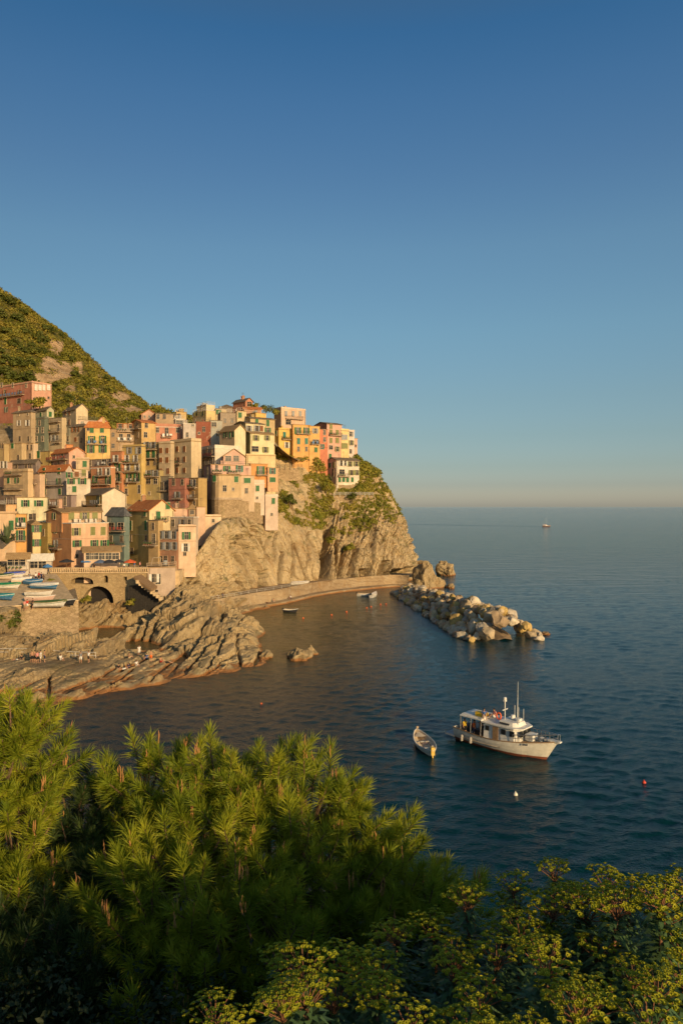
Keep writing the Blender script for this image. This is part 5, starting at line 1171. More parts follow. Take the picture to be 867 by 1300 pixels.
def boatmat(name, c, band, zb=.12):
    t = NT(name); t.set(.45, 0, .35); v = t.coord(); sp = t.n('ShaderNodeSeparateXYZ'); t.l(v, sp.inputs[0]); n = t.noise(v, 2.2, 5, .65); n2 = t.noise(t.coord((.6, .6, 3.5)), 1.3, 4)
    a = t.mix(t.ramp(n, [(.35, 0), (.7, 1)]), mul(c, .78), c); a = t.mix(t.ramp(n2, [(.56, 0), (.75, .45)]), a, (.36, .26, .15))
    t.col(t.mix(t.ramp(t.math('ADD', sp.outputs[2], t.math('MULTIPLY', n, .06)), [(zb, 1), (zb + .05, 0)]), a, band)); return t.m
HW = boatmat('weathered white hull paint', (.66, .62, .53), (.22, .07, .035), .22)
BW = plain('white boat paint', (.68, .65, .58), .45, .2, 2.5); STEEL = plain('stainless steel', (.5, .48, .45), .35, .2, metal=.8)
# ---- working boat
wb = empty('fishing_boat', (0, 0, 0)); tag(wb, 'white excursion fishing boat with wheelhouse canopy and tall mast at anchor', 'boat')
hull, ro_, rub = hull_obj('hull', HW, wb, 10.2, 3.5, .95, .1, .42, BW, draft=.55, stern=.74, bow=.62, sheer=.12, rake=.75, n=24)
rub.obj('rubbing_strake', M['wood'], hull)
b = MB()
fr = hull_sections(10.1, 3.5, .95, draft=.55, stern=.74, bow=.62, sheer=.12, rake=.75, n=24, inset=.1)
def gun(i): return fr[i][-1]
vs = []; 
for i in range(25): vs += [(gun(i).x, gun(i).y, .45 if i < 15 else gun(i).z - .12), (gun(i).x, -gun(i).y, .45 if i < 15 else gun(i).z - .12)]
b.add(vs, [(2 * i + 1, 2 * i + 3, 2 * i + 2, 2 * i) for i in range(24)]); b.obj('deck', plain('worn deck', (.5, .36, .22), .8, .3, 2), wb)
# cabin: lower house and wheelhouse top
b = MB()
def prism(b, poly, z0, z1, k0=1.0, k1=1.0, m=0, cx=0, dx=0):
    n = len(poly); b.add([(cx + (x - cx) * k0, y * k0, z0) for x, y in poly] + [(cx + dx + (x - cx) * k1, y * k1, z1) for x, y in poly], [tuple(range(n))[::-1], tuple(range(n, 2 * n))] + [(i, (i + 1) % n, n + (i + 1) % n, n + i) for i in range(n)], m)
cab = [(-1.4, -1.15), (2.2, -1.12), (2.75, -.7), (2.75, .7), (2.2, 1.12), (-1.4, 1.15)]
prism(b, cab, .45, 2.02, 1.0, .95, cx=1.2, dx=-.1)
ch = b.obj('wheelhouse', BW, wb)
b = MB(); prism(b, [(-1.6, -1.3), (2.2, -1.28), (3.0, -.78), (3.0, .78), (2.2, 1.28), (-1.6, 1.3)], 2.02, 2.12, 1, 1); prism(b, [(.2, -1.0), (1.9, -1.0), (2.4, -.6), (2.4, .6), (1.9, 1.0), (.2, 1.0)], 2.12, 2.42, 1, .86, cx=1.2)
b.obj('cabin_roof', BW, wb)
gl = MB()
for y0, sx in ((-1.0, 0), (-.34, 0), (.33, 0)):
    gl.add([(2.72, y0 + .06, 1.42), (2.72, y0 + .55, 1.42), (2.64, y0 + .55, 1.88), (2.64, y0 + .06, 1.88)], [(0, 1, 2, 3)])
gl.v = [(x + .06, y, z) for x, y, z in gl.v]
gl.obj('windscreen', M['glass'], ch)
for sgn in (1, -1):
    for x0, w_, z0, h_, nm in ((1.95, .55, 1.42, .42, 'window'), (.95, .5, 1.45, .38, 'window'), (-.95, .42, 1.45, .36, 'window'), (.05, .62, .55, 1.35, 'cabin_door')):
        MB().box((x0, sgn * 1.165 - sgn * .04 * (z0 - .9), z0 + h_ / 2), (w_, .06, h_), 0).obj(nm, M['glass'] if nm == 'window' else M['wood'], ch)
# long aft canopy on posts
b = MB()
for i in range(6):
    pass
cp = [(-4.3, -1.25), (-1.6, -1.3), (-1.6, 1.3), (-4.3, 1.25)]
prism(b, cp, 2.12, 2.2); prism(b, [(-4.25, -1.0), (-1.6, -1.05), (-1.6, 1.05), (-4.25, 1.0)], 2.2, 2.27); b.obj('canopy', BW, wb)
for x in (-4.2, -2.9, -1.65):
    for y in (-1.2, 1.2): MB().tube([(x, y * (1.06 if x > -4 else 1.0), .9), (x, y, 2.13)], .035, 6).obj('canopy_post', STEEL, wb)
b = MB(); prism(b, [(-6.3, -1.05), (-5.05, -1.2), (-5.05, 1.2), (-6.3, 1.05)], .22, .36); b.obj('stern_platform', plain('grey platform', (.42, .41, .4), .6, .2), wb)
b = MB(); prism(b, [(5.0, -.28), (6.6, -.2), (6.6, .2), (5.0, .28)], 1.52, 1.62); b.bar((6.5, 0, 1.55), (5.3, 0, 1.0), .05); b.obj('bow_platform', BW, wb)
b = MB()
for y in (-1, 1):
    pt = [Vector((gun(i).x, y * gun(i).y, gun(i).z + .55)) for i in range(17, 25)]; b.tube(pt, .03, 5); b.tube([p - Vector((0, 0, .28)) for p in pt], .02, 5)
    for p in pt: b.bar(p, p - Vector((0, 0, .55)), .022)
    b.tube([pt[-1], Vector((6.4, y * .2, 2.1)), Vector((6.4, y * .2, 1.62))], .03, 5)
b.obj('bow_rail', STEEL, wb)
b = MB(); b.tube([(1.6, .25, 2.4), (1.6, .25, 5.5)], [.035, .014], 6); b.obj('mast', BW, wb)
b = MB(); b.tube([(.55, -.3, 2.4), (.5, -.3, 3.9)], .05, 6); b.box((.5, -.3, 3.9), (.25, .25, .12)); b.box((.52, -.3, 3.2), (.1, .8, .06)); b.lathe([(.0, 3.95), (.16, 4.0), (.16, 4.15), (0, 4.2)], 10, (.5, -.3, 0)); b.obj('radar_post', BW, wb)
for x, y, z in ((2.3, -.6, 3.7), (.9, .8, 3.4), (2.0, .7, 3.3)): MB().tube([(x, y, 2.35), (x, y, z)], .025, 5).obj('antenna', BW, wb)
b = MB(); b.lathe([(0, 0), (.2, .02), (.24, .2), (.2, .38), (0, .4)], 12, (1.2, .1, 2.42)); b.box((2.0, 0, 2.55), (.3, .5, .22)); b.obj('searchlight', BW, wb)
b = MB(); b.box((3.4, 0, 1.42), (.8, .9, .42)); b.box((3.4, 0, 1.66), (.86, .96, .06)); b.lathe([(.22, 0), (.22, .3), (.18, .34), (0, .34)], 10, (4.5, .1, 1.25)); b.obj('deck_hatch', BW, wb)
b = MB()
for k in range(10):
    w = 2 * math.pi * k / 10; w2 = 2 * math.pi * (k + 1) / 10
    b.tube([(-.05 + .26 * math.cos(w), -.5 + 0, 2.62 + .26 * math.sin(w)), (-.05 + .26 * math.cos(w2), -.5, 2.62 + .26 * math.sin(w2))], .07, 6)
b.obj('lifebuoy', plain('orange lifebuoy', (.75, .13, .03), .6), wb)
b = MB(); b.box((-2.3, -.55, 2.45), (.85, .5, .34)); b.box((-1.9, -.2, 2.4), (.5, .4, .24), 0, .3); b.obj('yellow_crate', plain('yellow plastic', (.8, .5, .03), .5), wb)
b = MB(); b.box((-2.4, .1, 2.36), (.6, .5, .2)); b.obj('red_bag', cm('red'), wb)
DB = plain('dark bench', (.06, .05, .05), .7)
for c_, d_ in (((-2.6, 0, .72), (1.6, .5, .5)), ((-4.3, 0, .8), (.5, 1.8, .6)), ((-1.9, .7, .8), (.5, .5, .7))): MB().box(c_, d_).obj('bench', DB, wb)
b = MB()
for x in (-3.6, -2.5): b.lathe([(0, .5), (.14, .56), (.14, .95), (.06, 1.05), (0, 1.06)], 10, (x, -1.72, -.3))
b.obj('fender', plain('grey fender', (.35, .32, .28), .6), wb)
# registration marks and nameboard: worn dark strokes, too blurred in the view to be read
b = MB()
for sgn in (-1, 1):
    for k in range(7):
        if k == 3: continue
        b.box((3.35 + k * .17, sgn * (1.37 - .105 * k + (.0)), 1.12), (.1, .03, .15), 0, -sgn * .5)
    for k in range(6): b.box((.5 + k * .19, sgn * 1.0, 2.27), (.12, .12, .13))
b.obj('lettering', plain('dark lettering', (.06, .06, .07), .6), wb)
st_, bo_ = S(577, 933), S(703, 966); mid = (st_ + bo_) / 2; rzb = math.atan2(bo_.y - st_.y, bo_.x - st_.x)
wb.location = (mid.x, mid.y, 0); wb.rotation_euler = (R(-1.0), R(.6), rzb)
wk_ = (bo_ - st_).length / 10.9; wb.scale = (wk_ * .92, wk_ * 1.14, wk_ * 1.2)
def onboat(x, y, z): return Matrix.Rotation(rzb, 4, 'Z') @ Vector((x * wk_ * .92, y * wk_ * 1.14, z * wk_ * 1.2)) + Vector((mid.x, mid.y, 0))
person('person in an orange life vest standing under the boat canopy', onboat(-3.0, -.5, .45), rzb + 2.2, 'stand', 'orange', 'navy')
person('person in a yellow top at the stern of the fishing boat', onboat(-4.0, -.75, .45), rzb + 1.2, 'stand', 'yellow', 'black')
person('person in dark clothes near the wheelhouse door of the fishing boat', onboat(-1.75, -.75, .45), rzb + .5, 'stand', 'black', 'black')
person('person in grey leaning at the middle of the fishing boat', onboat(-2.3, -.4, .45), rzb - .5, 'stand', 'grey', 'navy')
person('person in blue sitting on top of the boat canopy', onboat(-1.6, -.7, 2.27), rzb + .7, 'sit', 'blue', 'white')
person('person in white seated behind the blue one on the canopy', onboat(-1.2, .3, 2.13), rzb - .5, 'sit', 'pink', 'white')
# ---- rowing boat
rb_ = empty('rowing_boat', (0, 0, 0)); tag(rb_, 'cream wooden rowing boat moored beside the fishing boat', 'boat')
CREAM = boatmat('cream boat paint', (.78, .73, .62), (.6, .5, .33), .02); INN = plain('worn boat interior', (.66, .53, .36), .75, .3, 3)
hull, ro_, rub = hull_obj('hull', CREAM, rb_, 5.6, 1.9, .5, .06, .08, INN, draft=.2, bow=.3, sheer=.05, rake=.3, n=20, both=True)
rub.obj('gunwale', BW, hull)
b = MB(); q = hull_sections(5.4, 1.9, .5, draft=.2, bow=.3, sheer=.05, rake=.3, n=20, inset=.07, both=True)
vs = [];
for r in q: vs += [(r[-1].x, r[-1].y * .93, .10), (r[-1].x, -r[-1].y * .93, .10)]
b.add(vs, [(2 * i + 1, 2 * i + 3, 2 * i + 2, 2 * i) for i in range(20)]); b.obj('floor_boards', INN, rb_)
for x in (-1.3, .6): MB().box((x, 0, .36), (.28, 1.9 * (.98 if abs(x) < .5 else .86), .05)).obj('thwart', plain('pale thwart', (.68, .6, .47), .7), rb_)
b = MB(); b.add([(2.65, .02, .74), (2.65, -.02, .74), (1.55, -.62, .58), (1.3, 0, .62), (1.55, .62, .58)], [(0, 1, 2, 3), (0, 3, 4)]); b.obj('foredeck', INN, rb_)
b = MB(); b.tube([(-2.85, 0, .2), (-2.95, 0, 1.15)], [.05, .04], 6); b.obj('stem_post', BW, rb_)
b = MB(); b.tube([(2.75, 0, .3), (2.86, 0, 1.0)], [.045, .03], 6); b.box((2.88, 0, 1.1), (.12, .22, .22)); b.obj('bow_post', M['slab'], rb_)
b = MB(); b.box((-3.05, 0, .55), (.3, .34, .55)); b.box((-3.05, 0, .9), (.42, .36, .26)); b.box((-3.05, 0, .05), (.12, .1, .9)); b.obj('outboard_motor', plain('yellow motor cowl', (.72, .47, .10), .5), rb_)
for y in (-.4, .45): MB().tube([(-1.8, y, .42), (1.4, y * .8, .5)], [.045, .025], 6).obj('oar', M['wood'], rb_)
b = MB(); b.box((-.9, .3, .2), (.5, .4, .2), 0, .3); b.box((.5, -.3, .2), (.6, .35, .18), 0, .8); b.obj('stowed_gear', plain('mauve tarp', (.24, .2, .22), .8), rb_)
f_, s_ = S(533, 936), S(545, 962); rb_.location = ((f_.x + s_.x) / 2, (f_.y + s_.y) / 2, 0); rb_.rotation_euler = (0, 0, math.atan2(f_.y - s_.y, f_.x - s_.x) + .10)
# ---- distant sailing boat
sb = empty('sailing_boat', (0, 0, 0)); tag(sb, 'small sailing boat under bare mast far out near the horizon', 'boat')
hull_obj('hull', boatmat('yacht hull', (.30, .17, .12), (.1, .06, .05), .5), sb, 13, 3.8, 1.5, .1, .9, draft=.5, stern=.75, bow=.5, rake=1.0)[2].obj('gunwale', BW, sb.children[0])
b = MB(); prism(b, [(-2.5, -1.1), (2.5, -.9), (2.5, .9), (-2.5, 1.1)], 1.3, 2.3, 1, .8); b.obj('cabin', BW, sb)
b = MB(); b.tube([(.8, 0, 1), (.8, 0, 15)], [.13, .07], 6); b.tube([(.8, 0, 2.6), (-5, 0, 2.9)], .16, 6); b.obj('mast', BW, sb)
b = MB(); b.tube([(-4.8, 0, 3.2), (.5, 0, 3.0)], [.25, .35], 7); b.obj('furled_sail', plain('furled sail cloth', (.55, .3, .2), .8), sb)
b = MB(); b.tube([(6.8, 0, 1.8), (.8, 0, 16.5), (-6, 0, 1.6)], .06, 4); b.obj('stay', STEEL, sb)
sb.scale = (.72, .72, .72); sb.location = S(693, 668.5); sb.rotation_euler = (0, 0, .1)
b = MB(); wk = [S(688, 668.5), S(640, 667.8), S(590, 667.0), S(530, 665.8), S(470, 664.5)]
for a, c, wa, wc in zip(wk[:-1], wk[1:], (3, 5, 7, 8), (5, 7, 8, 8)): b.add([a + Vector((0, -wa, .03)), a + Vector((0, wa, .03)), c + Vector((0, wc, .03)), c + Vector((0, -wc, .03))], [(0, 1, 2, 3)])
t = NT('calm wake water'); t.set(.25, 0, .3); t.col((.03, .06, .075)); tag(b.obj('wake', t.m), kind='stuff')
# ---- harbour boats
HC = {'white': (.66, .62, .55), 'cream': (.62, .5, .36), 'blue': (.05, .16, .30), 'green': (.04, .2, .08), 'black': (.03, .03, .035), 'pink': (.62, .42, .33)}
TARP = {'green': plain('green tarpaulin', (.02, .23, .10), .5, .3, 1.5, bump=.5), 'dark': plain('dark green tarpaulin', (.06, .11, .035), .6, .3, 1.5, bump=.5), 'blue': plain('blue tarpaulin', (.06, .20, .36), .5, .3, 1.5, bump=.5),
        'white': plain('white tarpaulin', (.66, .60, .52), .6, .2, 1.5, bump=.5), 'teal': plain('turquoise tarpaulin', (.03, .28, .27), .5, .3, 1.5, bump=.5), 'violet': plain('violet blue tarpaulin', (.10, .14, .45), .5, .3, 1.5, bump=.5)}
def small_boat(label, p, rz, L, B, colr='white', cover=None, H=.55, tilt=0, group=None, name='small_boat', motor=False):
    o = empty(name, p, rz); o.rotation_euler = (tilt, 0, rz); tag(o, label, 'boat', group)
    h, s, rub = hull_obj('hull', boatmat(colr + ' small hull', HC[colr], mul(HC[colr], .5), -.05), o, L, B, H, .06, .1, INN, draft=.28, stern=.72, bow=.3, sheer=.08, rake=.35, n=12)
    rub.obj('gunwale', BW if colr != 'white' else M['wood'], h)
    if cover:
        b = MB(); vs = []; n = len(s)
        for i, r in enumerate(s):
            g = r[-1]
            for a in (-1.06, -.6, 0, .6, 1.06): vs.append((g.x, g.y * a, g.z + .34 * (1 - abs(a) / 1.06) * math.sin(math.pi * (i + .6) / (n + .4)) ** .6 + .02 - (.22 if abs(a) > 1 else 0)))
        b.add(vs, [(i * 5 + k, (i + 1) * 5 + k, (i + 1) * 5 + k + 1, i * 5 + k + 1) for i in range(n - 1) for k in range(4)]); b.obj('tarpaulin', TARP[cover], o)
    else:
        for x in (-L * .25, L * .08): MB().box((x, 0, H * .75), (.25, B * .88, .05)).obj('thwart', M['wood'], o)
    if motor: b = MB(); b.box((-L / 2 - .15, 0, H + .15), (.3, .3, .5)); b.obj('outboard_motor', M['dark'], o)
    return o
def onsq(px, py): # on the slope of the square
    a = Vector(sq[0]); n = (Vector(sq[1]) - a).cross(Vector(sq[3]) - a); d = P(px, py, 1.0) - Vector((0, 0, CAMZ)); t_ = (a - Vector((0, 0, CAMZ))).dot(n) / d.dot(n)
    return Vector((0, 0, CAMZ)) + d * t_
G = 'boats drawn up on the harbour square'
for lab, px, py, rz, L, B, c, cv in [
    ('boat under bright green tarpaulin at the left of the square', 8, 748, .1, 5.0, 1.9, 'white', 'green'), ('boat under turquoise tarpaulin nearer the wall at the left', 3, 762, -.25, 4.6, 1.8, 'blue', 'teal'),
    ('boat under dark green tarpaulin at the wall edge', 62, 771, .22, 5.6, 1.9, 'white', 'dark'), ('boat covered in white and blue canvas at the back of the row', 56, 748, -.12, 5.6, 1.9, 'blue', 'white'),
    ('open white boat in the middle of the row', 49, 757, .02, 5.2, 1.8, 'white', None), ('open pale pink boat in front of the white one', 50, 764, .1, 5.2, 1.8, 'pink', None),
    ('small dark skiff pointing off the right edge of the square', 84, 768.5, -.3, 3.6, 1.3, 'black', None), ('boat under violet blue cover by the kiosk', 17, 734, .4, 4.0, 1.6, 'white', 'violet'),
    ('boat under dark cover behind the bright green tarpaulin', 2, 736, .0, 4.6, 1.7, 'cream', 'dark'), ('blue canvas covered boat before the people', 42, 743, -.3, 4.2, 1.6, 'blue', 'blue'), ('cream upturned looking boat near the wall foot of the kiosk', 26, 741, .5, 3.6, 1.4, 'cream', 'white')]:
    p = onsq(px, py); small_boat(lab, p + Vector((0, 0, .3)), rz, L * .86, B * .86, c, cv, .55, rnd.uniform(-.06, .06), G)
H_ = 'boats moored in the harbour'
small_boat('black dinghy moored below the quay near the sunbathers', S(368, 777), -.25, 3.0, 1.4, 'black', None, .5, 0, H_, motor=True)
small_boat('white motor boat moored at the end of the quay', S(461, 757), -.2, 3.2, 1.5, 'white', None, .7, 0, H_, motor=True)
small_boat('white boat with upright cover right of the other moored white boat', S(474, 758), 1.2, 4.0, 1.6, 'white', 'white', .9, 0, H_, motor=True)
i_ = 66; small_boat('grey white boat lying on the quay at the foot of the great fissure', Vector(tuple(QP[i_] + QN[i_] * 5.0)) + Vector((0, 0, 3.0)), .15, 4.4, 1.7, 'white', 'white', .5, .0)
# ---- buoys
def buoy(label, p, r, c, group=None):
    b = MB(); b.lathe([(0, -r), (r * .7, -r * .7), (r, 0), (r * .75, r * .7), (r * .25, r * 1.05), (r * .16, r * 1.5), (0, r * 1.55)], 12); return tag(b.obj('buoy', plain(c + ' buoy paint', {'orange': (.75, .14, .03), 'white': (.7, .64, .5), 'red': (.6, .07, .04)}[c], .5, .2), None, p, smooth=True), label, 'buoy', group)
gb = 'orange buoys in a line off the quay'
for px, py, lab in [(385, 785, 'orange buoy nearest the black dinghy'), (421, 781, 'orange buoy in the reflection of the great fissure'), (440, 777, 'orange buoy midway along the line off the quay'), (465.5, 772, 'orange buoy below the moored white boats'), (471, 770.5, 'small orange buoy beside the one below the moored boats'), (483, 767.5, 'orange buoy second from the seaward end of the line'), (490, 767, 'orange buoy at the seaward end of the line')]:
    buoy(lab, S(px, py), .2, 'orange', gb)
buoy('orange buoy alone off the bathing rocks', S(332, 894), .14, 'orange'); buoy('orange red buoy alone far right of the fishing boat', S(817, 994), .19, 'red'); buoy('white buoy in front of the fishing boat', S(654, 1009), .2, 'white')
# ---- parasols and tables of the plaza
def parasol(label, p, r, h, c, closed=False):
    o = empty('parasol', p); tag(o, label, 'parasol', 'parasols on the plaza'); MB().tube([(0, 0, 0), (0, 0, h)], .04, 6).obj('pole', M['wood'], o)
    b = MB(); b.lathe([(r * .98, h - .62), (r, h - .5), (r * .5, h - .18), (.04, h + .05)] if not closed else [(.12, h - 1.5), (.22, h - 1.2), (.16, h - .4), (.03, h)], 8)
    b.obj('canopy', plain(c[0] + ' canvas', c[1], .8, .2, 2), o); return o
BL, NV_, DK, ORG = ('blue', (.07, .2, .42)), ('slate blue', (.10, .14, .22)), ('charcoal', (.04, .04, .045)), ('orange red', (.62, .12, .04))
for lab, px, py, Y, r, c in [('bright blue parasol in front of the pink harbour house', 110.5, 727, 147, 1.25, BL), ('slate blue parasol under the peach restaurant', 128, 727, 145.2, 1.3, NV_), ('charcoal parasol right of the slate blue one', 139, 728, 145.5, 1.5, DK), ('second charcoal parasol at the right corner of the restaurant', 151, 728, 146, 1.1, DK), ('orange red parasol at the railing of the plaza', 165.5, 731, 145.8, 1.3, ORG), ('dark parasol left of the bright blue one', 85, 727, 147, 1.6, DK), ('small blue parasol beside the pale awning', 61, 727, 144.5, 1.0, BL)]:
    p = P(px, py, Y); parasol(lab, (p.x, p.y, pz if px > 66 else 9.9), r, 2.35, c)
b = MB(); q0 = P(191, 724, 147)
for dx in (0, 1.7): b.bar((dx, 0, 0), (dx + .5, 0, 2.6), .09)
b.bar((.5, 0, 2.6), (2.2, 0, 2.7), .09); b.obj('wooden_frame', M['slab'], None, (q0.x, q0.y, pz)); tag(bpy.data.objects['wooden_frame'], 'leaning pale timber frame standing on the plaza', 'frame')
# ---- people ashore
def ledge(px, py, Y): p = P(px, py, Y); return Vector((p.x, p.y, lowz(p.x, p.y) - .02))
for lab, px, py, Y, rz, po, tp, bt in [
    ('person in dark shorts leftmost of the group on the bathing ledge', 41, 843, 101.5, .3, 'stand', None, 'black'), ('person in black second in the ledge group', 44.5, 843, 101.6, -.4, 'stand', None, 'black'),
    ('person in a pink top in the middle of the ledge group', 48, 843, 101.3, .9, 'stand', 'pink', 'black'), ('person in white in the ledge group', 52, 843, 101.8, -1, 'stand', 'white', 'white'), ('person in navy rightmost of the ledge group', 57, 842, 102, 2.2, 'stand', None, 'navy'),
    ('person lying on the ledge left of the standing group', 22, 836, 103.5, 1.2, 'lie', None, 'white'), ('person seated by the railing left of the standing group', 28, 836, 103.8, .5, 'sit', 'black', 'black'),
    ('person in white bending near the railing in the middle of the ledge', 78, 838, 103.5, 1.0, 'sit', 'white', 'white'), ('person in grey standing at the right end of the ledge', 103, 842, 102.8, .4, 'stand', 'grey', 'white'), ('person in white and black beside the grey one', 113, 840, 103.4, -.6, 'stand', 'white', 'black'),
    ('person sitting in dark clothes on the bathing rocks', 151, 849, 103, .2, 'sit', 'black', 'black'), ('sunbather on a white towel spot on the rocks', 157, 850, 102.8, 1.9, 'lie', None, 'white'), ('person in a navy top among the sunbathers', 163, 848, 103.4, -.3, 'sit', 'navy', 'navy'),
    ('person in white rightmost of the lower sunbathers', 174, 848, 103.6, .8, 'sit', 'white', 'white'), ('person crouching by the inlet rocks', 165, 832, 109, 2, 'sit', None, 'tan'), ('person in white by the dark inlet', 177, 828, 110.5, .5, 'stand', 'white', 'white'), ('person in blue by the dark inlet', 186, 829, 110, -.5, 'sit', 'blue', 'blue'),
    ('person in orange swimwear on the rocks', 192, 840, 106.3, .2, 'stand', None, 'orange'), ('person in red shorts near the orange swimmer', 205, 838, 106.6, 1.0, 'sit', None, 'red'), ('person lying in dark clothes on the upper bathing rocks', 212, 838, 106.8, 1.7, 'lie', 'black', 'black')]:
    person(lab, ledge(px, py, Y), rz, po, tp, bt, 'people on the bathing rocks')
for lab, px, py, rz, tp, bt in [('person in a red top beside the boats on the square', 35, 774, .2, 'red', 'white'), ('person in black next to the red top by the boats', 42, 773, -1, 'black', 'black'), ('person in pink by the wall of the square', 32, 775, 1, 'pink', 'tan'),
                                ('person in white under the pale awning', 46, 738, .5, 'white', 'navy'), ('person in red at the awning', 50, 737, -.5, 'red', 'black'), ('person in navy at the awning corner', 53, 738, .9, 'navy', 'navy'), ('person in grey in front of the kiosk', 38, 738, .1, 'grey', 'black'), ('person in black right of the awning group', 56, 740, 2, 'black', 'black')]:
    person(lab, onsq(px, py), rz, 'stand', tp, bt, 'people on the harbour square')
for lab, px, Y, rz, tp, bt in [('person in white at the plaza rail near the orange parasol', 158, 145.4, .3, 'white', 'navy'), ('person in blue seated side of the plaza', 171, 147.5, -.6, 'blue', 'tan'), ('person in pink walking behind the orange parasol', 178, 149, 1.4, 'pink', 'black'), ('person in black at the plaza rail under the restaurant', 120, 144.9, .2, 'black', 'black'), ('person in green walking below the yellow green house', 164, 149.5, 2.2, 'green', 'navy')]:
    p = P(px, 700, Y); person(lab, (p.x, p.y, pz), rz, 'stand', tp, bt, 'people on the plaza')
for lab, i, o_, rz, po, tp, bt in [('sunbather in black on the quay ledge', 45, 1.0, .4, 'lie', None, 'black'), ('person in white shorts sitting on the quay ledge', 48, 1.0, .2, 'sit', None, 'white'), ('person seated alone further along the quay ledge', 56, 1.1, -.4, 'sit', 'white', 'navy'), ('person walking the quay near the landward end', 26, 3.6, 1.0, 'stand', 'navy', 'black'), ('person in white walking behind the navy one on the quay', 24, 3.9, 1.0, 'stand', 'white', 'tan')]:
    q = Vector(tuple(QP[i] + QN[i] * o_)); q.z = .72 if o_ < 2 else 2.75; person(lab, q, rz, po, tp, bt, 'people on the quay')
# ================================================================ foreground: near slope, pines, spurge
def nearz(x, y):
    prof = np.interp(y, [-40, -12, -3, 0, 5, 8, 34, 60], [28.5, 23.9, 22.5, 22.2, 20.4, 18.3, -.5, -18])
    return prof + .68 * np.exp(-((x - 4.6) / 1.6) ** 2 - ((y + .9) / 1.8) ** 2) + .1 * np.clip(x, -10, 12) * np.clip((8 - y) / 10, 0, 1) * .6  # includes an unseen hump beside the camera, added to shade spurge and lower pine
xs2 = np.linspace(-60, 60, 161); ys2 = np.linspace(-45, 45, 121); A2, B2 = np.meshgrid(xs2, ys2, indexing='ij')
Z2 = nearz(A2, B2); Z2 = Z2 - 1.3 * np.clip(np.abs(A2) - 13, 0, 99)
V = np.stack([A2, B2, Z2], -1).reshape(-1, 3); V[:, 2] += fbm(V * .5, 4, 150) * .35
t = NT('dry slope earth'); t.set(.95, 0, .1); t.col(t.ramp(t.noise(t.coord(), 1.2, 6, .7), [(.3, (.035, .03, .015)), (.55, (.10, .085, .04)), (.75, (.20, .15, .08))])); 
tag(link('near_slope', np_mesh('near_slope', V, grid_faces(161, 121), [t.m], smooth=True)), kind='structure')
g5 = np.random.default_rng(5)
def unit(a): return a / (np.linalg.norm(a, axis=-1, keepdims=True) + 1e-9)
NEED = leafmat('pine needles', [(.28, (.09, .14, .014)), (.44, (.23, .28, .020)), (.58, (.41, .42, .030)), (.70, (.52, .47, .05)), (.78, (.34, .22, .07))], 2.0, .5, .42, 9)
NEEDB = leafmat('shaded blue green needles', [(.3, (.03, .06, .02)), (.5, (.07, .11, .03)), (.75, (.14, .17, .04))], 3.0, .5, .3, 14)  # darker copy of the needles, with the shadow put into their colour
BUD = plain('orange brown buds', (.42, .20, .07), .8, .3, 30); TWIG = plain('pine bark', (.17, .10, .06), .9, .35, 12, bump=.4)
def tufts(base, axis, n=150, ln=.145, w=.0026, L=.23, rng=g5):
    """needles set all round each shoot; base, axis: (k,3)"""
    k = len(base); axis = unit(axis); rv = rng.normal(size=(k, 3)); u = unit(np.cross(axis, rv)); v = np.cross(axis, u)
    sc_ = rng.uniform(.65, 1.3, (k, 1)); Ls = L * sc_
    f = rng.uniform(.0, 1, (k, n)) ** .85; ph = rng.uniform(0, 2 * np.pi, (k, n)); ang = np.radians(78 - 55 * f + rng.normal(size=(k, n)) * 9)
    p = base[:, None] + axis[:, None] * (f * Ls)[..., None]
    d = axis[:, None] * np.cos(ang)[..., None] + (u[:, None] * np.cos(ph)[..., None] + v[:, None] * np.sin(ph)[..., None]) * np.sin(ang)[..., None]
    l = ln * sc_[..., None] ** .7 * rng.uniform(.65, 1.15, (k, n, 1)) * (1 - .25 * f[..., None]); d = unit(d + rng.normal(size=(k, n, 3)) * .06)
    d2 = d.copy(); d2[..., 2] -= .12; s = unit(np.cross(d, rng.normal(size=(k, n, 3)))) * w
    m = p + d * l * .55; e = m + unit(d2) * l * .45
    V = np.stack([p - s, p + s, m + s * .9, e, m - s * .9], 2).reshape(-1, 3); b = np.arange(k * n)[:, None] * 5
    F4 = b + np.array([0, 1, 2, 4]); F3 = b + np.array([4, 2, 3])
    # both as quads (the tip closes on itself through a doubled edge is avoided: use triangles)
    T = np.concatenate([b + np.array([0, 1, 2]), b + np.array([0, 2, 4]), F3], 0)
    return V, T
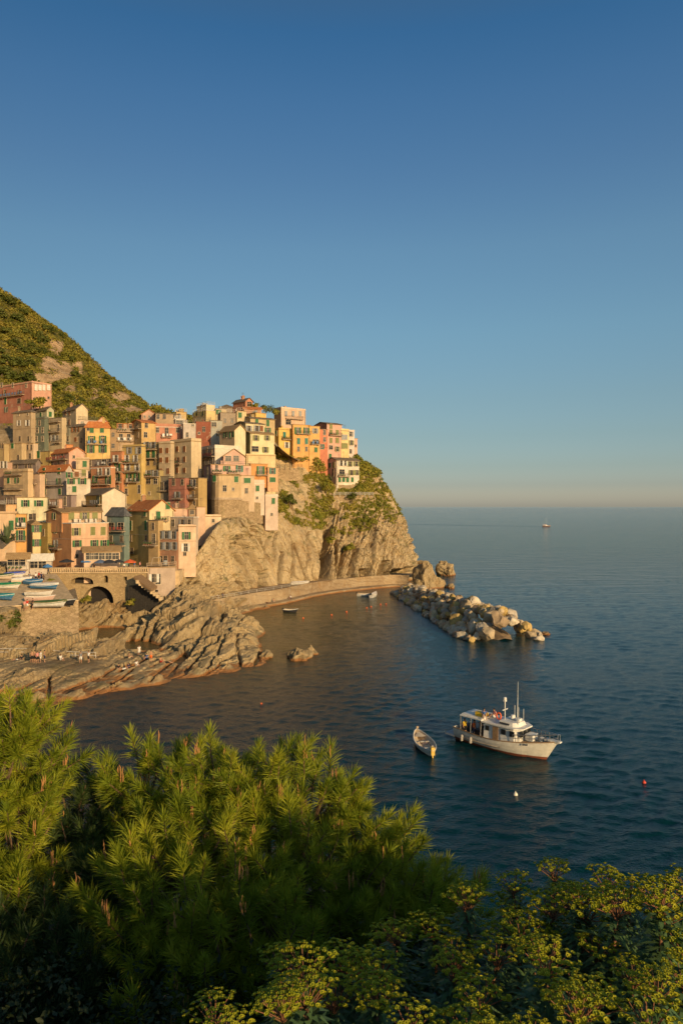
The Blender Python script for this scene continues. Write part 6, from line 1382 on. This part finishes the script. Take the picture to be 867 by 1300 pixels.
def pine(label, lobes, foot, per, needle, seed, buds=.13, shade=None):
    g = np.random.default_rng(seed); root = empty('pine_tree', foot); tag(root, label, 'tree', 'pines on the near slope')
    ft = Vector(foot); Bs, As, tb, bud = [], [], MB(), MB(); hub = sum((Vector(l[0]) for l in lobes), Vector()) / len(lobes)
    hub = hub.lerp(ft, .55)
    MB().tube([(0, 0, -.5), (hub - ft) * .5 + Vector((.08, .05, 0)), hub - ft], [.14, .11, .085], 9).obj('trunk', TWIG, root)
    for c, r in lobes:
        c = Vector(c); n = int(per * r * r); mid = hub.lerp(c, .5) + Vector((0, 0, -.12))
        MB().tube([hub - ft, mid - ft, c - ft - Vector((0, 0, r * .35))], [.06, .035, .018], 6).obj('limb', TWIG, root)
        d = g.normal(size=(n, 3)); d[:, 2] = np.abs(d[:, 2]) * .9 - .32; d[:, 1] -= .25; d = unit(d)
        rad = r * g.uniform(.0, 1, n) ** .28; pos = np.array(c) + d * rad[:, None] * np.array([1, 1, .85])
        ax = unit(d * .75 + np.array([0, 0, .62]) + g.normal(size=(n, 3)) * .22)
        Bs.append(pos); As.append(ax)
        for k in range(n):
            a = Vector(pos[k]); s0 = c.lerp(a, .25) - Vector((0, 0, r * .25)); tb.tube([s0 - ft, s0.lerp(a, .6) - ft - Vector((0, 0, .03)), a - ft, a - ft + Vector(ax[k]) * .2], [.015, .011, .008, .004], 4, 0, False)
            if d[k, 2] > .1 and rad[k] > r * .7 and g.random() < buds:
                for q in range(int(g.integers(2, 5))):
                    t0 = a - ft + Vector(ax[k]) * .2 + Vector((g.normal() * .014, g.normal() * .014, 0)); h = g.uniform(.05, .13)
                    bud.tube([t0, t0 + Vector((g.normal() * .008, g.normal() * .008, h * .6)), t0 + Vector((0, 0, h))], [.0045, .005, .002], 5)
    Bs = np.concatenate(Bs); As = np.concatenate(As)
    V, T = tufts(Bs - np.array(foot), As, rng=g)
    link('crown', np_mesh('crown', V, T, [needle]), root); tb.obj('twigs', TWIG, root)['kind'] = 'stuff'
    if bud.v: bud.obj('buds', BUD, root)['kind'] = 'stuff'
    return root
def lob(*a): return [(P(x, y, Y), r) for x, y, Y, r in a]
main = lob((548, 1165, 5.6, .30), (562, 1195, 5.4, .28), (520, 1135, 5.8, .3), (475, 1085, 6.0, .3), (185, 1009, 6.6, .42), (232, 1014, 6.5, .42), (285, 1009, 6.4, .42), (340, 1009, 6.3, .42), (390, 1029, 6.2, .42), (420, 1074, 6.0, .40), (300, 1084, 5.8, .5), (360, 1114, 5.6, .5), (440, 1134, 5.7, .42), (490, 1114, 5.9, .33), (500, 1160, 5.5, .4), (535, 1175, 5.6, .28), (240, 1104, 5.5, .48),
           (200, 1160, 5.1, .45), (280, 1170, 5.0, .5), (370, 1200, 5.0, .5), (460, 1230, 5.1, .45), (160, 1114, 6.0, .35), (310, 1270, 4.6, .5), (210, 1260, 4.6, .4))
pine('wide sunlit pine crown filling the lower left foreground', main, (-.75, 6.4, float(nearz(-.75, 6.4))), 175, NEED, 21, .28)
left = lob((-30, 949, 6.4, .45), (15, 939, 6.3, .35), (40, 979, 6.4, .3), (-10, 1014, 6.0, .45), (20, 1084, 5.8, .42), (-20, 1164, 5.4, .45), (60, 1014, 6.6, .28))
pine('bright pine rising at the left edge of the foreground', left, (-3.6, 7.0, float(nearz(-3.6, 7.0))), 200, NEED, 22, .2)
dark = lob((100, 1050, 6.6, .42), (130, 1100, 6.2, .4), (80, 1120, 6.0, .45), (60, 1220, 5.2, .5), (140, 1240, 5.0, .45), (110, 1180, 5.6, .45), (0, 1260, 4.9, .5), (120, 1010, 7.0, .28), (30, 1300, 4.6, .4), (200, 1310, 4.6, .4))
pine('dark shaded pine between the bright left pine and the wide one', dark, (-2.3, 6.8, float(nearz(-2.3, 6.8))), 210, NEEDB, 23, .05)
# ---- tree spurge
LEAFM = leafmat('blue green spurge leaves', [(.3, (.05, .10, .04)), (.55, (.11, .19, .07)), (.75, (.22, .28, .09))], 6, .5, .2, 30)
HEADM = leafmat('yellow green spurge heads', [(.3, (.15, .20, .014)), (.5, (.36, .36, .018)), (.72, (.62, .48, .03))], 9, .6, .25, 40)
STEMM = plain('reddish spurge stem', (.22, .10, .05), .7, .3, 10)
def spurge_parts(seed):
    q = random.Random(seed); h = 1.15; lean = Vector((q.uniform(-.12, .12), q.uniform(-.12, .05), 0)); st = MB(); lv = MB(); hd = MB()
    pts = [Vector((0, 0, 0)) + lean * (t * t) + Vector((0, 0, h * t)) for t in (0, .25, .5, .75, 1)]
    st.tube(pts, [.013, .012, .011, .009, .007], 6)
    def at(t): i = min(int(t * 4), 3); return pts[i].lerp(pts[i + 1], t * 4 - i)
    for k in range(190):
        t = .22 + .77 * (k / 190) ** .6; a = k * 2.399 + q.uniform(-.2, .2); c = at(t); dr = q.uniform(-.5, .35) + (t - .6) * .9; l = q.uniform(.10, .17) * (1.1 - .45 * (t > .9))
        d = Vector((math.cos(a), math.sin(a), dr)).normalized(); w = Vector((-math.sin(a), math.cos(a), 0)) * q.uniform(.009, .014); m = c + d * l * .55 + Vector((0, 0, .008)); e = c + d * l - Vector((0, 0, .02))
        lv.add([c - w * .4, c + w * .4, m + w, m - w, e], [(0, 1, 2, 3), (3, 2, 4)])
    top = pts[-1]
    def cup(c, n, r):
        a0 = q.random() * 6; n = n.normalized(); u = n.cross(Vector((.3, .8, .2))).normalized(); v = n.cross(u)
        vs = [c - n * r * .3]
        for k in range(7):
            a = a0 + 2 * math.pi * k / 7; rr = r * q.uniform(.8, 1.15); vs.append(c + (u * math.cos(a) + v * math.sin(a)) * rr + n * r * .25)
        hd.add(vs, [(0, 1 + k, 1 + (k + 1) % 7) for k in range(7)])
        hd.lathe([(r * .3, 0), (r * .35, r * .3), (0, r * .5)], 5, c)
    for k in range(17):
        a = k * 2.399; rad = .115 * math.sqrt((k + .5) / 17); e = top + Vector((math.cos(a) * rad, math.sin(a) * rad, .10 - rad * .35 + q.uniform(-.012, .012)))
        st.tube([top - Vector((0, 0, .05 * q.random())), top.lerp(e, .5) + Vector((0, 0, -.008)), e], [.003, .0022, .002], 4, 0, False)
        for m in range(5):
            b_ = q.uniform(0, 6.28); o = Vector((math.cos(b_) * .02, math.sin(b_) * .02, q.uniform(.0, .016))) * (m > 0); cup(e + o, Vector((o.x * 12, o.y * 12, 1)) + (e - top) * 3, q.uniform(.009, .014))
    return st.mesh('stem', STEMM, True), lv.mesh('leaves', LEAFM), hd.mesh('flower_head', HEADM)
sp_ = [spurge_parts(500 + k) for k in range(5)]
SP = [(613, 1140, 3.6), (665, 1118, 3.9), (688, 1140, 3.4), (715, 1138, 3.3), (745, 1142, 3.2), (775, 1145, 3.1), (806, 1138, 3.3), (846, 1140, 3.0), (868, 1102, 3.2), (640, 1165, 3.4), (700, 1200, 2.8), (660, 1210, 3.0), (590, 1195, 3.2), (730, 1120, 4.0), (770, 1120, 4.1), (830, 1118, 4.1), (700, 1112, 4.3),
      (480, 1212, 3.3), (515, 1190, 3.6), (430, 1215, 3.3), (395, 1215, 3.5), (350, 1232, 3.3), (415, 1232, 3.0), (470, 1255, 2.9), (530, 1245, 3.0), (560, 1215, 3.2), (570, 1175, 3.7), (345, 1262, 3.0), (285, 1282, 2.9), (310, 1290, 2.7), (370, 1292, 2.6), (620, 1240, 2.8), (780, 1230, 2.6), (840, 1215, 2.7), (750, 1270, 2.4), (650, 1285, 2.5), (560, 1290, 2.5), (860, 1170, 3.0), (820, 1180, 2.9), (450, 1190, 3.8), (545, 1205, 3.5), (610, 1175, 3.6), (680, 1165, 3.6), (725, 1172, 3.4), (765, 1185, 3.2), (800, 1205, 3.0), (850, 1245, 2.5), (700, 1245, 2.7), (590, 1262, 2.7), (505, 1282, 2.6), (430, 1280, 2.7), (800, 1270, 2.4), (640, 1140, 4.0), (790, 1150, 3.6), (855, 1150, 3.4), (520, 1225, 3.4), (400, 1250, 3.1)]
g3 = random.Random(3)
for k, (px, py, Y) in enumerate(SP):
    p = P(px, py + 6, Y); v = g3.randrange(5); s_ = g3.uniform(.85, 1.15) * (Y / 3.2) ** .25
    foot = Vector((p.x, p.y, p.z - 1.2 * s_)); o = empty('spurge_plant', foot, g3.uniform(0, 6.28)); o.scale = (s_,) * 3; o.rotation_euler = (g3.uniform(-.08, .08), g3.uniform(-.08, .08), g3.uniform(0, 6.28))
    for nm, me in zip(('stem', 'leaves', 'flower_head'), sp_[v]): link(nm, me, o)
    if px > 655 and py < 1150: w = 'in the tall row of spurge at the right, heads against the water'
    elif px > 570 and py < 1200: w = 'with a rounded head at the left end of the tall right row'
    elif px > 570: w = 'lower in the right corner, leafy and shaded'
    elif py < 1225: w = 'in front of the pine at the lower middle'
    else: w = 'at the bottom edge below the pine'
    tag(o, 'yellow flowering spurge ' + w, 'plant', 'yellow flowering spurge ' + w)
# low undergrowth under the spurge
N = 2600; X = g5.uniform(-3.2, 3.6, N); Y = g5.uniform(1.6, 5.5, N); Z = nearz(X, Y)
V, Fa = leaf_cloud(np.stack([X, Y, Z + .1 + g5.uniform(0, .45, N)], 1), g5.uniform(.08, .2, N), 16, .02, .9, g5)
tag(link('undergrowth', np_mesh('undergrowth', V, Fa, [leafmat('dark undergrowth leaves', [(.3, (.015, .025, .01)), (.6, (.035, .05, .015)), (.8, (.07, .07, .02))], 2, .6, .2, 9)])), kind='stuff')
# ================================================================ sea
t = NT('sea water'); t.bs.inputs['IOR'].default_value = 1.24; t.bs.inputs['Roughness'].default_value = .05; t.bs.inputs['Specular IOR Level'].default_value = .5
t.bs.inputs['Specular Tint'].default_value = (.80, .97, .96, 1)
v = t.coord()
gp = t.n('ShaderNodeNewGeometry'); sp0 = t.n('ShaderNodeSeparateXYZ'); t.l(gp.outputs['Position'], sp0.inputs[0])
off_ = t.n('ShaderNodeMapRange'); t.l(sp0.outputs[1], off_.inputs[0]); off_.inputs[1].default_value = 90; off_.inputs[2].default_value = 420  # water colour brightens offshore: distance haze painted into the base
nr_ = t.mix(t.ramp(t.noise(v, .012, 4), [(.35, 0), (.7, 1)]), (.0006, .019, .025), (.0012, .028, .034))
shx = t.n('ShaderNodeMapRange', interpolation_type='SMOOTHSTEP'); t.l(sp0.outputs[0], shx.inputs[0]); shx.inputs[1].default_value = 12; shx.inputs[2].default_value = -14
shy = t.n('ShaderNodeMapRange', interpolation_type='SMOOTHSTEP'); t.l(sp0.outputs[1], shy.inputs[0]); shy.inputs[1].default_value = 72; shy.inputs[2].default_value = 125
shm = t.math('MULTIPLY', t.math('MULTIPLY', shx.outputs[0], shy.outputs[0]), t.ramp(t.noise(v, .06, 4), [(.3, .45), (.65, 1)]))      # golden cliff reflection painted into the cove's colour, over olive shallows
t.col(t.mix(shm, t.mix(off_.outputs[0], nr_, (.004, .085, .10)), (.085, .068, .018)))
a = t.noise(t.coord((.8, 1.3, 1), (0, 0, -.25)), 3.2, 4, .6, .4)
c_ = t.noise(t.coord((.05, .2, 1), (0, 0, .10)), 1.0, 6, .62, .3)
geo = t.n('ShaderNodeNewGeometry'); sy = t.n('ShaderNodeSeparateXYZ'); t.l(geo.outputs['Position'], sy.inputs[0])
mr = t.n('ShaderNodeMapRange'); t.l(sy.outputs[1], mr.inputs[0]); mr.inputs[1].default_value = 120; mr.inputs[2].default_value = 420; mr.inputs[3].default_value = 0; mr.inputs[4].default_value = 1
h = t.math('ADD', t.math('MULTIPLY', a, .10), t.math('MULTIPLY', t.math('MULTIPLY', c_, 2.6), mr.outputs[0]))
t.bump(h, 1.0, .8)
lg = t.math('DIVIDE', t.math('LOGARITHM', t.math('MAXIMUM', sy.outputs[1], 10.0), 10.0), 5.0)
t.l(t.ramp(lg, [(.42, .05), (.50, .09), (.62, .08), (.80, .04)]), t.bs.inputs['Roughness'])
ry = np.concatenate([np.linspace(-60, 24, 8), 25 * np.exp(np.linspace(0, math.log(400 / 25), 900)), 400 * np.exp(np.linspace(0, math.log(100), 60))[1:]])
uu = np.linspace(-1, 1, 560); ex = np.array([1.15, 1.6, 3, 8, 25]); ru = np.concatenate([-ex[::-1], uu, ex])
SX = ru[None, :] * (np.abs(ry)[:, None] * .55 + 12); SY = np.repeat(ry[:, None], len(ru), 1)
gs = np.random.default_rng(44); SZ = np.zeros_like(SX); dy = np.gradient(ry)[:, None]
pos = np.stack([SX.ravel() * .03, SY.ravel() * .03, SX.ravel() * 0], 1); gust = (1.0 + 1.0 * fbm(pos, 3, 61) + .8 * fbm(pos * .3, 2, 63)).reshape(SX.shape).clip(.3, 1.8)
gust2 = (1.0 + 1.1 * fbm(pos * 4.1 + 7, 2, 66)).reshape(SX.shape).clip(.2, 2.0)
NW = 64
for k in range(NW):
    lam = .42 * (3.3 / .42) ** (k / (NW - 1)) * gs.uniform(.9, 1.1); th = math.pi / 2 + .25 + gs.normal() * .55; kk = 2 * math.pi / lam
    slope = .021 * (1.0 if lam < 2.5 else .7) ; ph = gs.uniform(0, 6.28)
    fade = np.clip((lam / dy - 3) / 3, 0, 1)
    w = np.sin(kk * (SX * math.cos(th) + SY * math.sin(th)) + ph + 1.2 * np.sin(SX * .11 * (1 + k % 3) + SY * .07 + k))
    SZ += slope / kk * (w - .25 * np.cos(2 * np.arcsin(np.clip(w, -1, 1)))) * fade * (gust if k % 2 else gust2)
SZ *= np.clip((ry - 24) / 4, 0, 1)[:, None]; SZ *= .8 + .2 * np.clip((SX - 2 + (110 - SY) * .22) / 14, 0, 1)
V = np.stack([SX, SY, SZ], -1).reshape(-1, 3)
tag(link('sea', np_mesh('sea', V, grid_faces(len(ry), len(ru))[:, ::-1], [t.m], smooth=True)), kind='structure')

# ================================================================ light, sky, camera
SUN_EL, SUN_AZ = R(14.0), R(145.0)          # azimuth clockwise from the view direction
sd = Vector((math.sin(SUN_AZ) * math.cos(SUN_EL), math.cos(SUN_AZ) * math.cos(SUN_EL), math.sin(SUN_EL)))
ld = bpy.data.lights.new('sun', 'SUN'); ld.energy = 4.8; ld.angle = R(.6); ld.color = (1.0, .70, .36)
lo = bpy.data.objects.new('sun', ld); COL.objects.link(lo); lo.rotation_euler = sd.to_track_quat('Z', 'Y').to_euler(); lo.location = (60, -40, 60)
w = bpy.data.worlds.new('World'); scene.world = w; w.use_nodes = True
nt = w.node_tree; nt.nodes.clear()
sk = nt.nodes.new('ShaderNodeTexSky'); sk.sky_type = 'NISHITA'; sk.sun_disc = False; sk.sun_elevation = SUN_EL; sk.sun_rotation = SUN_AZ
sk.altitude = 0; sk.air_density = 1.0; sk.dust_density = 1.2; sk.ozone_density = 1.6
bg = nt.nodes.new('ShaderNodeBackground'); bg.inputs[1].default_value = .11; wo = nt.nodes.new('ShaderNodeOutputWorld')
tc = nt.nodes.new('ShaderNodeTexCoord'); sp = nt.nodes.new('ShaderNodeSeparateXYZ'); nt.links.new(tc.outputs['Generated'], sp.inputs[0])
cr_ = nt.nodes.new('ShaderNodeValToRGB'); nt.links.new(sp.outputs[2], cr_.inputs[0])
SKYF = [(0.0, (.82, .80, .94)), (.0052, (.777, .777, .924)), (.0293, (.482, .518, .658)), (.0555, (.407, .449, .534)), (.097, (.388, .435, .472)), (.1483, (.403, .461, .474)), (.2373, (.433, .537, .543)), (.3384, (.431, .557, .582)), (.4212, (.361, .511, .592)), (.4947, (.294, .490, .611)), (.556, (.218, .456, .605)), (.66, (.36, .42, .44)), (1.0, (.36, .42, .44))]
e = cr_.color_ramp.elements
while len(e) < len(SKYF): e.new(.5)
for a_, (p_, c_) in zip(e, SKYF): a_.position = p_; a_.color = c_ + (1,)
mv = nt.nodes.new('ShaderNodeVectorMath'); mv.operation = 'MULTIPLY'; nt.links.new(sk.outputs[0], mv.inputs[0]); nt.links.new(cr_.outputs[0], mv.inputs[1])
ms = nt.nodes.new('ShaderNodeVectorMath'); ms.operation = 'SCALE'; sx_ = nt.nodes.new('ShaderNodeMapRange'); nt.links.new(sp.outputs[0], sx_.inputs[0]); sx_.inputs[1].default_value = -.5; sx_.inputs[2].default_value = .5; sx_.inputs[3].default_value = 1.42; sx_.inputs[4].default_value = 2.12; nt.links.new(sx_.outputs[0], ms.inputs['Scale']); nt.links.new(mv.outputs[0], ms.inputs[0])
nt.links.new(ms.outputs[0], bg.inputs[0]); nt.links.new(bg.outputs[0], wo.inputs[0])
cd = bpy.data.cameras.new('camera'); co = bpy.data.objects.new('camera', cd); COL.objects.link(co); scene.camera = co
co.location = (0, 0, CAMZ); co.rotation_euler = (math.pi / 2, 0, 0)
cd.sensor_fit = 'VERTICAL'; cd.sensor_height = 36; cd.sensor_width = 24; cd.lens = 36 * F / 1300; cd.shift_y = -7 / 1300; cd.clip_end = 100000; cd.clip_start = .05
vs_ = scene.view_settings; vs_.view_transform = 'Standard'; vs_.look = 'None'; vs_.gamma = 1; vs_.exposure = 0
try: vs_.use_curve_mapping = False
except Exception: pass
scene.cycles.max_bounces = 6; scene.cycles.transparent_max_bounces = 6; scene.cycles.use_denoising = True
